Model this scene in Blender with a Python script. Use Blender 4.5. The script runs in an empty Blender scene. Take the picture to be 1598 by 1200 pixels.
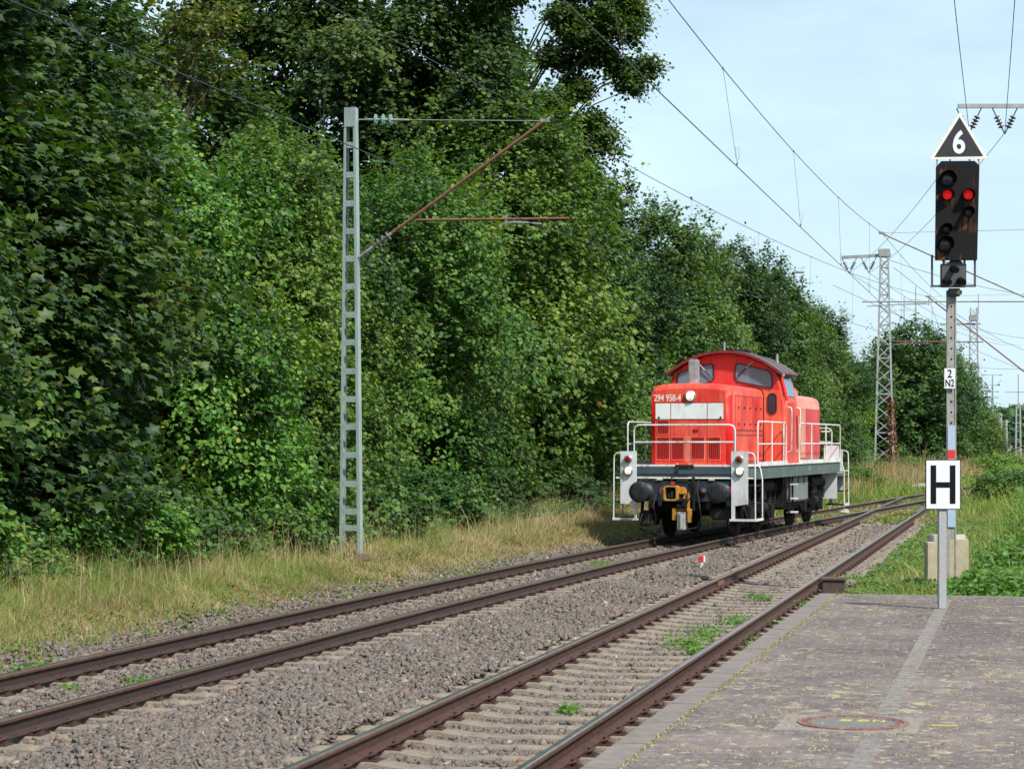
import bpy, bmesh, math, random
import numpy as np
from mathutils import Vector, Matrix

# ------------------------------------------------------------------ camera, sky, sun
S = bpy.context.scene
COL = S.collection
R = math.radians
FPX, CH, HOR = 3400.0, 2.154, 689.0          # focal length in photo pixels, eye height above the rails

cam_data = bpy.data.cameras.new('camera')
cam = bpy.data.objects.new('camera', cam_data)
COL.objects.link(cam)
cam.location = (0, 0, CH)
cam.rotation_euler = (R(90), 0, 0)
cam_data.sensor_width = 36.0
cam_data.lens = 36.0 * FPX / 1598.0
cam_data.shift_y = 89.0 / 1598.0
cam_data.clip_start = 0.1
cam_data.clip_end = 6000
cam_data.dof.use_dof = True
cam_data.dof.focus_distance = 38
cam_data.dof.aperture_fstop = 9.0
S.camera = cam

SUN_EL, SUN_AZ = 50.0, 139.0                 # azimuth measured from +Y towards +X
world = bpy.data.worlds.new('World')
S.world = world
world.use_nodes = True
wn, wl = world.node_tree.nodes, world.node_tree.links
bg = wn['Background']
sky = wn.new('ShaderNodeTexSky')
sky.sky_type = 'NISHITA'
sky.sun_disc = False
sky.sun_elevation = R(SUN_EL)
sky.sun_rotation = R(SUN_AZ)
sky.air_density = 1.0
sky.dust_density = 1.2
sky.ozone_density = 1.0
tc = wn.new('ShaderNodeTexCoord')
mp = wn.new('ShaderNodeMapping'); mp.inputs['Scale'].default_value = (2.2, 2.2, 7.0)
nz = wn.new('ShaderNodeTexNoise'); nz.inputs['Scale'].default_value = 1.6; nz.inputs['Detail'].default_value = 7
nz.inputs['Roughness'].default_value = 0.55
cr = wn.new('ShaderNodeMapRange'); cr.inputs[1].default_value = 0.38; cr.inputs[2].default_value = 0.66
cr.inputs[3].default_value = 0.50; cr.inputs[4].default_value = 0.95
mx = wn.new('ShaderNodeMix'); mx.data_type = 'RGBA'
wl.new(tc.outputs['Generated'], mp.inputs[0]); wl.new(mp.outputs[0], nz.inputs['Vector'])
wl.new(nz.outputs[0], cr.inputs[0]); wl.new(cr.outputs[0], mx.inputs[0])
wl.new(sky.outputs[0], mx.inputs[6])
mx.inputs[7].default_value = (6.2, 8.25, 9.5, 1)
wl.new(mx.outputs[2], bg.inputs[0])
bg.inputs[1].default_value = 0.095

sun_data = bpy.data.lights.new('sun', 'SUN')
sun_data.energy = 4.7
sun_data.angle = R(3.0)
sun_data.color = (1.0, 0.955, 0.88)
sun = bpy.data.objects.new('sun', sun_data)
COL.objects.link(sun)
sd = Vector((math.sin(R(SUN_AZ)) * math.cos(R(SUN_EL)), math.cos(R(SUN_AZ)) * math.cos(R(SUN_EL)), math.sin(R(SUN_EL))))
sun.rotation_euler = sd.to_track_quat('Z', 'Y').to_euler()
sun.location = (30, -30, 60)

S.view_settings.view_transform = 'Standard'
S.view_settings.look = 'None'
S.view_settings.exposure = 0.42
S.view_settings.gamma = 1.0
S.render.engine = 'CYCLES'
S.cycles.max_bounces = 7
S.cycles.transparent_max_bounces = 12
S.cycles.use_denoising = True

# ------------------------------------------------------------------ materials
class NT:
    def __init__(s, name):
        s.m = bpy.data.materials.new(name); s.m.use_nodes = True
        s.n, s.l = s.m.node_tree.nodes, s.m.node_tree.links
        s.p = s.n['Principled BSDF']; s.out = s.n['Material Output']
    def new(s, t, **kw):
        x = s.n.new(t)
        for k, v in kw.items(): setattr(x, k, v)
        return x
    def lk(s, a, b): s.l.new(a, b)
    def coord(s, kind='Object', scale=(1, 1, 1), loc=(0, 0, 0), rot=(0, 0, 0)):
        t = s.new('ShaderNodeTexCoord'); m = s.new('ShaderNodeMapping')
        m.inputs['Scale'].default_value = scale; m.inputs['Location'].default_value = loc; m.inputs['Rotation'].default_value = rot
        s.lk(t.outputs[kind], m.inputs[0]); return m.outputs[0]
    def noise(s, co, scale, detail=5, rough=0.6, dist=0):
        x = s.new('ShaderNodeTexNoise'); x.inputs['Scale'].default_value = scale; x.inputs['Detail'].default_value = detail
        x.inputs['Roughness'].default_value = rough; x.inputs['Distortion'].default_value = dist
        s.lk(co, x.inputs['Vector']); return x.outputs[0]
    def voro(s, co, scale, feat='F1', out=0):
        x = s.new('ShaderNodeTexVoronoi'); x.feature = feat; x.inputs['Scale'].default_value = scale
        s.lk(co, x.inputs['Vector']); return x.outputs[out]
    def ramp(s, fac, stops, interp='LINEAR'):
        x = s.new('ShaderNodeValToRGB'); x.color_ramp.interpolation = interp
        e = x.color_ramp.elements
        while len(e) < len(stops): e.new(0.5)
        for k, (p, c) in enumerate(stops):
            e[k].position = p; e[k].color = (c, c, c, 1) if not hasattr(c, '__len__') else (*c[:3], 1)
        s.lk(fac, x.inputs[0]); return x.outputs[0]
    def mix(s, fac, a, b, mode='MIX'):
        x = s.new('ShaderNodeMix'); x.data_type = 'RGBA'; x.blend_type = mode
        for sock, v in ((0, fac), (6, a), (7, b)):
            if isinstance(v, (int, float)): x.inputs[sock].default_value = v
            elif isinstance(v, tuple): x.inputs[sock].default_value = (*v[:3], 1)
            else: s.lk(v, x.inputs[sock])
        return x.outputs[2]
    def math(s, op, a, b=0.0):
        x = s.new('ShaderNodeMath'); x.operation = op
        for i, v in enumerate((a, b)):
            if isinstance(v, (int, float)): x.inputs[i].default_value = v
            else: s.lk(v, x.inputs[i])
        return x.outputs[0]
    def bump(s, h, strength=0.3, dist=0.02):
        x = s.new('ShaderNodeBump'); x.inputs['Strength'].default_value = strength; x.inputs['Distance'].default_value = dist
        s.lk(h, x.inputs['Height']); s.lk(x.outputs[0], s.p.inputs['Normal']); return x
    def set(s, color=None, rough=None, metal=None, spec=None):
        for k, v in (('Base Color', color), ('Roughness', rough), ('Metallic', metal), ('Specular IOR Level', spec)):
            if v is None: continue
            if isinstance(v, (int, float)): s.p.inputs[k].default_value = v
            elif isinstance(v, tuple): s.p.inputs[k].default_value = (*v[:3], 1)
            else: s.lk(v, s.p.inputs[k])
        return s.m
M = {}
def simple(name, c, rough=0.6, metal=0.0, var=0.25, scale=6, bump=0.0, dirt=None, spec=None):
    t = NT(name); co = t.coord()
    n = t.noise(co, scale, 6)
    dark = tuple(x * (1 - var) for x in c); lite = tuple(min(1, x * (1 + var * 0.7)) for x in c)
    col = t.ramp(n, [(0.3, dark), (0.7, lite)])
    if dirt:
        n2 = t.noise(t.coord(scale=(1, 1, 0.25), loc=(5, 3, 1)), scale * 1.7, 7, 0.65)
        col = t.mix(t.ramp(n2, [(0.52, 0.0), (0.68, 0.85)]), col, dirt)
    t.set(col, t.ramp(n, [(0.3, max(0.05, rough - 0.12)), (0.7, min(1, rough + 0.1))]), metal, spec)
    if bump: t.bump(t.noise(co, scale * 5, 4), bump, 0.01)
    M[name] = t.m
    return t.m

simple('white_paint', (0.62, 0.62, 0.60), 0.5, var=0.12, scale=3, dirt=(0.36, 0.31, 0.25))
simple('railing_paint', (0.60, 0.60, 0.58), 0.5, var=0.15, scale=3, dirt=(0.26, 0.17, 0.11))
simple('plate_white', (0.60, 0.62, 0.62), 0.55, var=0.1, scale=2, dirt=(0.33, 0.32, 0.29))
simple('frame_green', (0.075, 0.105, 0.10), 0.6, var=0.25, scale=2, dirt=(0.13, 0.12, 0.10))
simple('frame_slate', (0.05, 0.075, 0.095), 0.5, var=0.2, scale=3)
simple('black_metal', (0.009, 0.009, 0.010), 0.65, var=0.4, scale=5, dirt=(0.035, 0.028, 0.022), bump=0.2)
simple('bogie_dark', (0.012, 0.011, 0.011), 0.8, var=0.4, scale=4, dirt=(0.035, 0.026, 0.02), bump=0.3, spec=0.2)
simple('buffer_steel', (0.022, 0.023, 0.027), 0.5, metal=0.3, var=0.4, scale=9, dirt=(0.09, 0.085, 0.08))
simple('beam_blue', (0.02, 0.026, 0.038), 0.55, var=0.3, scale=4, dirt=(0.04, 0.035, 0.03))
simple('yellow_paint', (0.46, 0.22, 0.025), 0.65, var=0.4, scale=14, dirt=(0.03, 0.022, 0.015))
simple('tank_grey', (0.17, 0.185, 0.18), 0.6, var=0.2, scale=2, dirt=(0.09, 0.08, 0.07))
simple('roof_brown', (0.10, 0.072, 0.075), 0.55, var=0.2, scale=3)
simple('roof_red', (0.17, 0.022, 0.024), 0.5, var=0.2, scale=3)
simple('silver', (0.62, 0.62, 0.62), 0.35, metal=0.75, var=0.15, scale=6)
simple('rubber', (0.012, 0.012, 0.012), 0.6, var=0.1)
simple('bright_red', (0.62, 0.02, 0.015), 0.5, var=0.1)
simple('faded_patch', (0.62, 0.16, 0.10), 0.6, var=0.15, scale=5)
simple('lamp_ring', (0.35, 0.34, 0.32), 0.4, metal=0.5, var=0.2)
simple('panel_white', (0.70, 0.72, 0.71), 0.5, var=0.06, scale=3, dirt=(0.58, 0.60, 0.55))
simple('mast_green', (0.26, 0.335, 0.315), 0.55, var=0.10, scale=3, dirt=(0.19, 0.22, 0.20))
simple('galvanised', (0.33, 0.335, 0.33), 0.55, metal=0.3, var=0.2, scale=5, dirt=(0.22, 0.20, 0.17))
simple('far_steel', (0.30, 0.31, 0.31), 0.6, metal=0.0, var=0.2, scale=2, dirt=(0.2, 0.18, 0.16))
simple('rust_tube', (0.20, 0.085, 0.05), 0.75, var=0.3, scale=8)
simple('wire_dark', (0.035, 0.037, 0.042), 0.5, metal=0.3, var=0.1)
simple('insulator_green', (0.12, 0.23, 0.21), 0.2, var=0.1)
simple('insulator_dark', (0.09, 0.075, 0.075), 0.25, var=0.15)
simple('concrete', (0.42, 0.40, 0.36), 0.85, var=0.15, scale=9, bump=0.4, dirt=(0.30, 0.26, 0.19))
simple('concrete_yellow', (0.42, 0.36, 0.25), 0.9, var=0.15, scale=7, bump=0.4, dirt=(0.36, 0.28, 0.16))
simple('concrete_pale', (0.46, 0.45, 0.41), 0.9, var=0.12, scale=7, bump=0.4)
simple('post_concrete', (0.36, 0.36, 0.355), 0.85, var=0.12, scale=30, bump=0.5, dirt=(0.36, 0.35, 0.31))
simple('sign_white', (0.70, 0.715, 0.73), 0.4, var=0.03, scale=3)
simple('sign_cream', (0.74, 0.72, 0.64), 0.45, var=0.06, scale=8)
simple('sign_black', (0.006, 0.006, 0.007), 0.55, var=0.2, scale=6, spec=0.15)
simple('sign_charcoal', (0.018, 0.018, 0.022), 0.6, var=0.15, scale=6)
simple('mast_blue', (0.36, 0.45, 0.58), 0.5, var=0.05)
simple('mast_red', (0.62, 0.035, 0.03), 0.5, var=0.08)
simple('bark', (0.075, 0.058, 0.042), 0.95, var=0.35, scale=8, bump=0.8)
simple('house_white', (0.45, 0.45, 0.45), 0.8, var=0.08)
simple('house_roof', (0.07, 0.07, 0.085), 0.8, var=0.2)
simple('window_dark', (0.03, 0.035, 0.045), 0.2, var=0.1)
simple('cover_rust', (0.19, 0.085, 0.065), 0.7, var=0.3, scale=18, bump=0.6, dirt=(0.30, 0.24, 0.20))
simple('cover_grey', (0.145, 0.135, 0.125), 0.85, var=0.25, scale=26, bump=0.6)
simple('mortar', (0.21, 0.175, 0.155), 0.95, var=0.25, scale=14, bump=0.8, dirt=(0.32, 0.27, 0.19))
simple('yellow_mark', (0.46, 0.40, 0.06), 0.85, var=0.35, scale=40, dirt=(0.2, 0.18, 0.12))
simple('guide_pale', (0.215, 0.19, 0.175), 0.95, var=0.45, scale=20, bump=0.5, dirt=(0.115, 0.092, 0.09), spec=0.2)
simple('rust_box', (0.085, 0.055, 0.04), 0.85, var=0.35, scale=12, bump=0.6)
simple('dead_leaf', (0.24, 0.10, 0.05), 0.8, var=0.3, scale=3)

def red_paint(name, base, fade, lo, hi, streak=6.0):
    t = NT(name)
    n1 = t.noise(t.coord(loc=(3, 1, 2)), 1.3, 5, 0.6)
    n2 = t.noise(t.coord(scale=(streak, streak, 0.5)), 2.0, 6, 0.7)
    n3 = t.noise(t.coord(loc=(9, 2, 0)), 14, 5, 0.7)
    f = t.math('ADD', t.math('MULTIPLY', n1, 0.6), t.math('MULTIPLY', n2, 0.4))
    col = t.mix(t.ramp(f, [(lo, 0.0), (hi, 1.0)]), base, fade)
    col = t.mix(t.ramp(n3, [(0.66, 0.0), (0.82, 0.5)]), col, tuple(x * 0.35 for x in base))
    n4 = t.noise(t.coord(scale=(11, 11, 0.8), loc=(7, 7, 3)), 1.5, 7, 0.72)
    col = t.mix(t.ramp(n4, [(0.52, 0.0), (0.70, 0.62)]), col, tuple(x * 0.30 + 0.03 for x in base))
    t.set(col, t.ramp(f, [(lo, 0.5), (hi, 0.68)]), 0, 0.28)
    t.bump(n3, 0.05, 0.005)
    M[name] = t.m
red_paint('loco_red', (0.72, 0.006, 0.006), (0.74, 0.03, 0.02), 0.56, 0.74)
red_paint('loco_red_top', (0.66, 0.030, 0.020), (0.74, 0.14, 0.085), 0.42, 0.66)
red_paint('loco_cab', (0.56, 0.020, 0.022), (0.62, 0.075, 0.06), 0.40, 0.72)
red_paint('loco_orange', (0.68, 0.045, 0.025), (0.74, 0.17, 0.085), 0.40, 0.64)
red_paint('loco_door', (0.48, 0.022, 0.020), (0.64, 0.14, 0.10), 0.42, 0.64, 14)
red_paint('loco_pink', (0.54, 0.16, 0.12), (0.58, 0.27, 0.20), 0.40, 0.62, 12)
red_paint('loco_rear', (0.50, 0.030, 0.04), (0.58, 0.11, 0.10), 0.42, 0.66, 12)

def lamp_mat(name, c, e):
    t = NT(name); t.set(c, 0.25)
    t.p.inputs['Emission Color'].default_value = (*c, 1); t.p.inputs['Emission Strength'].default_value = e
    M[name] = t.m
lamp_mat('lamp_white', (1.0, 0.90, 0.66), 0.75)
lamp_mat('signal_red', (0.75, 0.012, 0.015), 0.38)
t = NT('lamp_red_off'); t.set((0.22, 0.008, 0.012), 0.15); M['lamp_red_off'] = t.m
t = NT('glass'); t.set((0.16, 0.22, 0.27), 0.06, 0.0, 0.9)
t.p.inputs['Coat Weight'].default_value = 0.6; M['glass'] = t.m
t = NT('glass_side'); t.set((0.10, 0.16, 0.30), 0.08, 0.0, 0.9); M['glass_side'] = t.m

# signal screen: dull black with vertical rust runs
t = NT('signal_black')
f = t.noise(t.coord(scale=(13, 13, 1.1), loc=(1.3, 0, .4)), 1.6, 5, 0.6)
g = t.noise(t.coord(loc=(4, 1, 7)), 3.5, 3, 0.5)
k = t.ramp(t.math('MULTIPLY', f, g), [(0.278, 0.0), (0.36, 0.75)])
t.set(t.mix(k, (0.009, 0.0085, 0.0095), (0.17, 0.065, 0.02)), 0.7, 0, 0.15); t.bump(f, 0.1, 0.01); M['signal_black'] = t.m
simple('signal_grey', (0.06, 0.064, 0.072), 0.6, var=0.2, scale=8, dirt=(0.17, 0.08, 0.03))
simple('signal_mast', (0.30, 0.29, 0.27), 0.75, var=0.25, scale=14, dirt=(0.18, 0.14, 0.09), bump=0.5)

# rails
t = NT('rail_rust'); co = t.coord()
n = t.noise(t.coord(scale=(1, 1, 3)), 7, 6, 0.7)
t.set(t.ramp(n, [(0.3, (0.026, 0.011, 0.008)), (0.7, (0.075, 0.028, 0.018))]), 0.8); t.bump(n, 0.2, 0.004); M['rail_rust'] = t.m
t = NT('rail_rust_a')
n = t.noise(t.coord(scale=(1, 1, 3), loc=(3, 0, 0)), 7, 6, 0.7)
t.set(t.ramp(n, [(0.3, (0.018, 0.010, 0.008)), (0.7, (0.048, 0.023, 0.016))]), 0.8); t.bump(n, 0.2, 0.004); M['rail_rust_a'] = t.m
t = NT('rail_head')
n = t.noise(t.coord(), 5, 5, 0.6)
t.set(t.ramp(n, [(0.3, (0.30, 0.26, 0.25)), (0.7, (0.50, 0.47, 0.48))]), 0.24, 0.9); M['rail_head'] = t.m
t = NT('rail_shoulder')
n = t.noise(t.coord(), 9, 5, 0.6)
t.set(t.ramp(n, [(0.3, (0.085, 0.045, 0.03)), (0.7, (0.17, 0.09, 0.06))]), 0.45, 0.3); M['rail_shoulder'] = t.m

# sleepers
t = NT('sleeper_concrete')
n = t.noise(t.coord(), 9, 7, 0.7); n2 = t.noise(t.coord(loc=(4, 4, 4)), 2.2, 5, 0.6)
c = t.mix(t.ramp(n2, [(0.38, 0.0), (0.62, 1.0)]), (0.34, 0.27, 0.19), (0.20, 0.17, 0.14))
c = t.mix(t.ramp(n, [(0.42, 0.0), (0.62, 0.75)]), c, (0.16, 0.125, 0.10))
t.set(c, 0.9); t.bump(t.noise(t.coord(scale=(3, 14, 3)), 9, 6, 0.75), 0.8, 0.02); M['sleeper_concrete'] = t.m

def attr(t, name='tone'):
    a = t.new('ShaderNodeAttribute'); a.attribute_name = name; return a.outputs['Fac']

# ballast stones
t = NT('ballast_stone')
a = attr(t)
c = t.ramp(a, [(0.0, (0.038, 0.032, 0.028)), (0.25, (0.095, 0.076, 0.064)), (0.5, (0.150, 0.110, 0.085)), (0.68, (0.092, 0.094, 0.096)), (0.85, (0.210, 0.172, 0.135)), (0.93, (0.20, 0.088, 0.050)), (1.0, (0.42, 0.38, 0.31))])
n = t.noise(t.coord(), 22, 4, 0.6)
c = t.mix(0.35, c, t.ramp(n, [(0.3, (0.055, 0.042, 0.036)), (0.7, (0.26, 0.215, 0.19))]))
c = t.mix(attr(t, 'stain'), c, t.ramp(a, [(0.0, (0.05, 0.030, 0.022)), (1.0, (0.20, 0.125, 0.085))]))
t.set(c, 0.9); M['ballast_stone'] = t.m
t = NT('ballast_bed')
co = t.coord()
v = t.voro(co, 19, 'F1', 1); d = t.voro(co, 19, 'F1', 0)
c = t.mix(t.ramp(d, [(0.0, 0.0), (0.045, 1.0)]), (0.15, 0.12, 0.105), (0.05, 0.04, 0.035))
sv = t.new('ShaderNodeSeparateColor'); t.lk(v, sv.inputs[0])
c = t.mix(0.6, c, t.ramp(sv.outputs[0], [(0.0, (0.06, 0.048, 0.042)), (0.6, (0.145, 0.118, 0.105)), (1.0, (0.24, 0.20, 0.175))]))
t.set(c, 0.95); t.bump(d, 0.9, 0.05).invert = True; M['ballast_bed'] = t.m

# earth under grass and trees
t = NT('earth')
n = t.noise(t.coord(), 0.5, 8, 0.65); n2 = t.noise(t.coord(loc=(3, 3, 0)), 9, 6, 0.7)
c = t.mix(t.ramp(n, [(0.35, 0.0), (0.65, 1.0)]), (0.17, 0.12, 0.068), (0.085, 0.10, 0.035))
c = t.mix(t.ramp(n2, [(0.4, 0.0), (0.65, 0.6)]), c, (0.20, 0.145, 0.09))
vv = t.voro(t.coord(loc=(1, 2, 0)), 26, 'F1', 0); c = t.mix(t.ramp(vv, [(0.0, 0.0), (0.035, 0.75)]), c, (0.055, 0.045, 0.026))
t.set(c, 1.0, 0, 0.1); t.bump(n2, 0.8, 0.06); M['earth'] = t.m

# platform pavers: object coordinates, metres
def paver_mat():
    t = NT('pavers')
    co = t.coord()
    wob = t.noise(t.coord(), 2.0, 2)
    b = t.new('ShaderNodeTexBrick'); t.lk(co, b.inputs['Vector'])
    b.inputs['Scale'].default_value = 1.0
    b.inputs['Brick Width'].default_value = 0.20; b.inputs['Row Height'].default_value = 0.10
    b.inputs['Mortar Size'].default_value = 0.005; b.inputs['Mortar Smooth'].default_value = 0.3
    b.inputs['Color1'].default_value = (0.076, 0.058, 0.058, 1); b.inputs['Color2'].default_value = (0.130, 0.100, 0.097, 1)
    b.inputs['Mortar'].default_value = (0.045, 0.034, 0.032, 1); b.inputs['Bias'].default_value = 0.0
    big = t.noise(t.coord(loc=(3, 8, 0)), 0.55, 6, 0.6)
    c = t.mix(t.ramp(big, [(0.38, 0.0), (0.6, 1.0)]), b.outputs[0], t.mix(0.5, b.outputs[0], (0.30, 0.235, 0.205)))
    bl_ = t.noise(t.coord(loc=(13, 5, 0)), 1.9, 7, 0.72, 0.4)
    c = t.mix(t.ramp(bl_, [(0.44, 0.0), (0.60, 0.62)]), c, (0.062, 0.050, 0.052))
    fine = t.noise(t.coord(), 60, 4, 0.7)
    c = t.mix(t.ramp(fine, [(0.35, 0.5), (0.65, 0.0)]), c, (0.12, 0.095, 0.095))
    gx = t.noise(t.coord(loc=(1, 1, 0)), 25, 5, 0.75)
    c = t.mix(t.ramp(gx, [(0.54, 0.0), (0.66, 0.6)]), c, (0.36, 0.32, 0.30))
    # moss and lichen tufts, mostly in the joints
    m1 = t.noise(t.coord(loc=(7, 2, 0)), 7.0, 6, 0.72, 0.6)
    m2 = t.noise(t.coord(loc=(2, 9, 0)), 0.8, 4, 0.6)
    mm = t.math('ADD', t.math('MULTIPLY', m1, 0.78), t.math('MULTIPLY', m2, 0.22))
    mk = t.ramp(mm, [(0.56, 0.0), (0.61, 0.75)])
    c = t.mix(mk, c, t.mix(gx, (0.20, 0.17, 0.085), (0.50, 0.43, 0.27)))
    l1 = t.noise(t.coord(loc=(11, 4, 0)), 11.0, 4, 0.7)
    c = t.mix(t.ramp(l1, [(0.61, 0.0), (0.66, 0.75)]), c, (0.45, 0.43, 0.34))
    t.set(c, 0.9, 0, 0.25)
    h = t.math('ADD', t.math('MULTIPLY', b.outputs[1], -1.0), t.math('MULTIPLY', fine, 0.35))
    h = t.math('ADD', h, t.math('MULTIPLY', mk, 0.8))
    t.bump(h, 0.55, 0.008)
    M['pavers'] = t.m
paver_mat()
t = NT('edge_slab')
n = t.noise(t.coord(), 7, 7, 0.7); n2 = t.noise(t.coord(loc=(2, 2, 2)), 40, 4, 0.7)
c = t.ramp(n, [(0.3, (0.115, 0.092, 0.082)), (0.7, (0.215, 0.18, 0.16))])
c = t.mix(t.ramp(n2, [(0.4, 0.5), (0.6, 0.0)]), c, (0.15, 0.12, 0.11))
t.set(c, 0.9); t.bump(n2, 0.4, 0.006); M['edge_slab'] = t.m
simple('joint_moss', (0.27, 0.225, 0.13), 1.0, var=0.45, scale=30, bump=1.0, dirt=(0.16, 0.12, 0.07))

def leaf_mat(name, stops, trans=0.35, gloss=0.10):
    t = NT(name)
    a = attr(t)
    oi = t.new('ShaderNodeObjectInfo')
    c = t.ramp(a, stops)
    c = t.mix(1.0, c, oi.outputs['Color'], 'MULTIPLY')
    t.n.remove(t.p)
    d = t.new('ShaderNodeBsdfDiffuse'); tr = t.new('ShaderNodeBsdfTranslucent'); gl = t.new('ShaderNodeBsdfGlossy')
    gl.inputs['Roughness'].default_value = 0.42; gl.inputs['Color'].default_value = (0.7, 0.75, 0.8, 1)
    t.lk(c, d.inputs[0])
    tc_ = t.mix(1.0, c, (1.15, 1.25, 0.45), 'MULTIPLY'); t.lk(tc_, tr.inputs[0])
    m1 = t.new('ShaderNodeMixShader'); m1.inputs[0].default_value = trans
    t.lk(d.outputs[0], m1.inputs[1]); t.lk(tr.outputs[0], m1.inputs[2])
    fr = t.new('ShaderNodeLayerWeight'); fr.inputs[0].default_value = .12
    fm = t.math('MULTIPLY', fr.outputs[0], gloss)
    fm = t.math('ADD', fm, gloss * .10)
    m2 = t.new('ShaderNodeMixShader'); t.lk(fm, m2.inputs[0])
    t.lk(m1.outputs[0], m2.inputs[1]); t.lk(gl.outputs[0], m2.inputs[2])
    t.lk(m2.outputs[0], t.out.inputs[0])
    M[name] = t.m
leaf_mat('leaf_maple', [(0.0, (0.025, 0.057, 0.018)), (0.40, (0.062, 0.122, 0.029)), (0.75, (0.122, 0.205, 0.044)), (0.955, (0.18, 0.24, 0.055)), (0.985, (0.28, 0.24, 0.07)), (1.0, (0.30, 0.12, 0.05))])
leaf_mat('leaf_hazel', [(0.0, (0.026, 0.074, 0.018)), (0.45, (0.062, 0.155, 0.032)), (0.8, (0.132, 0.25, 0.048)), (1.0, (0.24, 0.27, 0.06))])
leaf_mat('leaf_oak', [(0.0, (0.026, 0.054, 0.018)), (0.5, (0.062, 0.108, 0.030)), (0.85, (0.118, 0.172, 0.043)), (0.985, (0.15, 0.17, 0.05)), (1.0, (0.30, 0.20, 0.04))])
leaf_mat('leaf_weed', [(0.0, (0.06, 0.13, 0.03)), (0.5, (0.11, 0.20, 0.04)), (0.86, (0.19, 0.27, 0.05)), (0.94, (0.30, 0.25, 0.07)), (1.0, (0.32, 0.14, 0.06))])
leaf_mat('grass_green', [(0.0, (0.10, 0.19, 0.04)), (0.6, (0.22, 0.31, 0.07)), (1.0, (0.42, 0.42, 0.13))], 0.3, 0.05)
leaf_mat('grass_dry', [(0.0, (0.20, 0.20, 0.07)), (0.35, (0.33, 0.265, 0.13)), (0.7, (0.46, 0.34, 0.20)), (1.0, (0.58, 0.48, 0.34))], 0.25, 0.05)
leaf_mat('moss_leaf', [(0.0, (0.16, 0.14, 0.06)), (0.5, (0.36, 0.30, 0.15)), (1.0, (0.55, 0.49, 0.33))], 0.2, 0.03)
leaf_mat('leaf_rust', [(0.0, (0.13, 0.055, 0.03)), (0.5, (0.22, 0.095, 0.05)), (1.0, (0.32, 0.17, 0.09))], 0.3, 0.05)

# ------------------------------------------------------------------ object helpers
def tag(o, label=None, cat=None, group=None, kind=None):
    if label: o['label'] = label
    if cat: o['category'] = cat
    if group: o['group'] = group
    if kind: o['kind'] = kind
    return o
def empty(name, loc=(0, 0, 0), rz=0.0):
    o = bpy.data.objects.new(name, None); COL.objects.link(o)
    o.location = loc; o.rotation_euler = (0, 0, rz); o.empty_display_size = 0.3
    return o
def link(name, me, parent=None, loc=None):
    o = bpy.data.objects.new(name, me); COL.objects.link(o)
    if parent is not None: o.parent = parent
    if loc is not None: o.location = loc
    return o
def copy_tree(o, parent=None):
    c = o.copy(); COL.objects.link(c); c.parent = parent
    for ch in list(o.children): copy_tree(ch, c)
    return c

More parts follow.
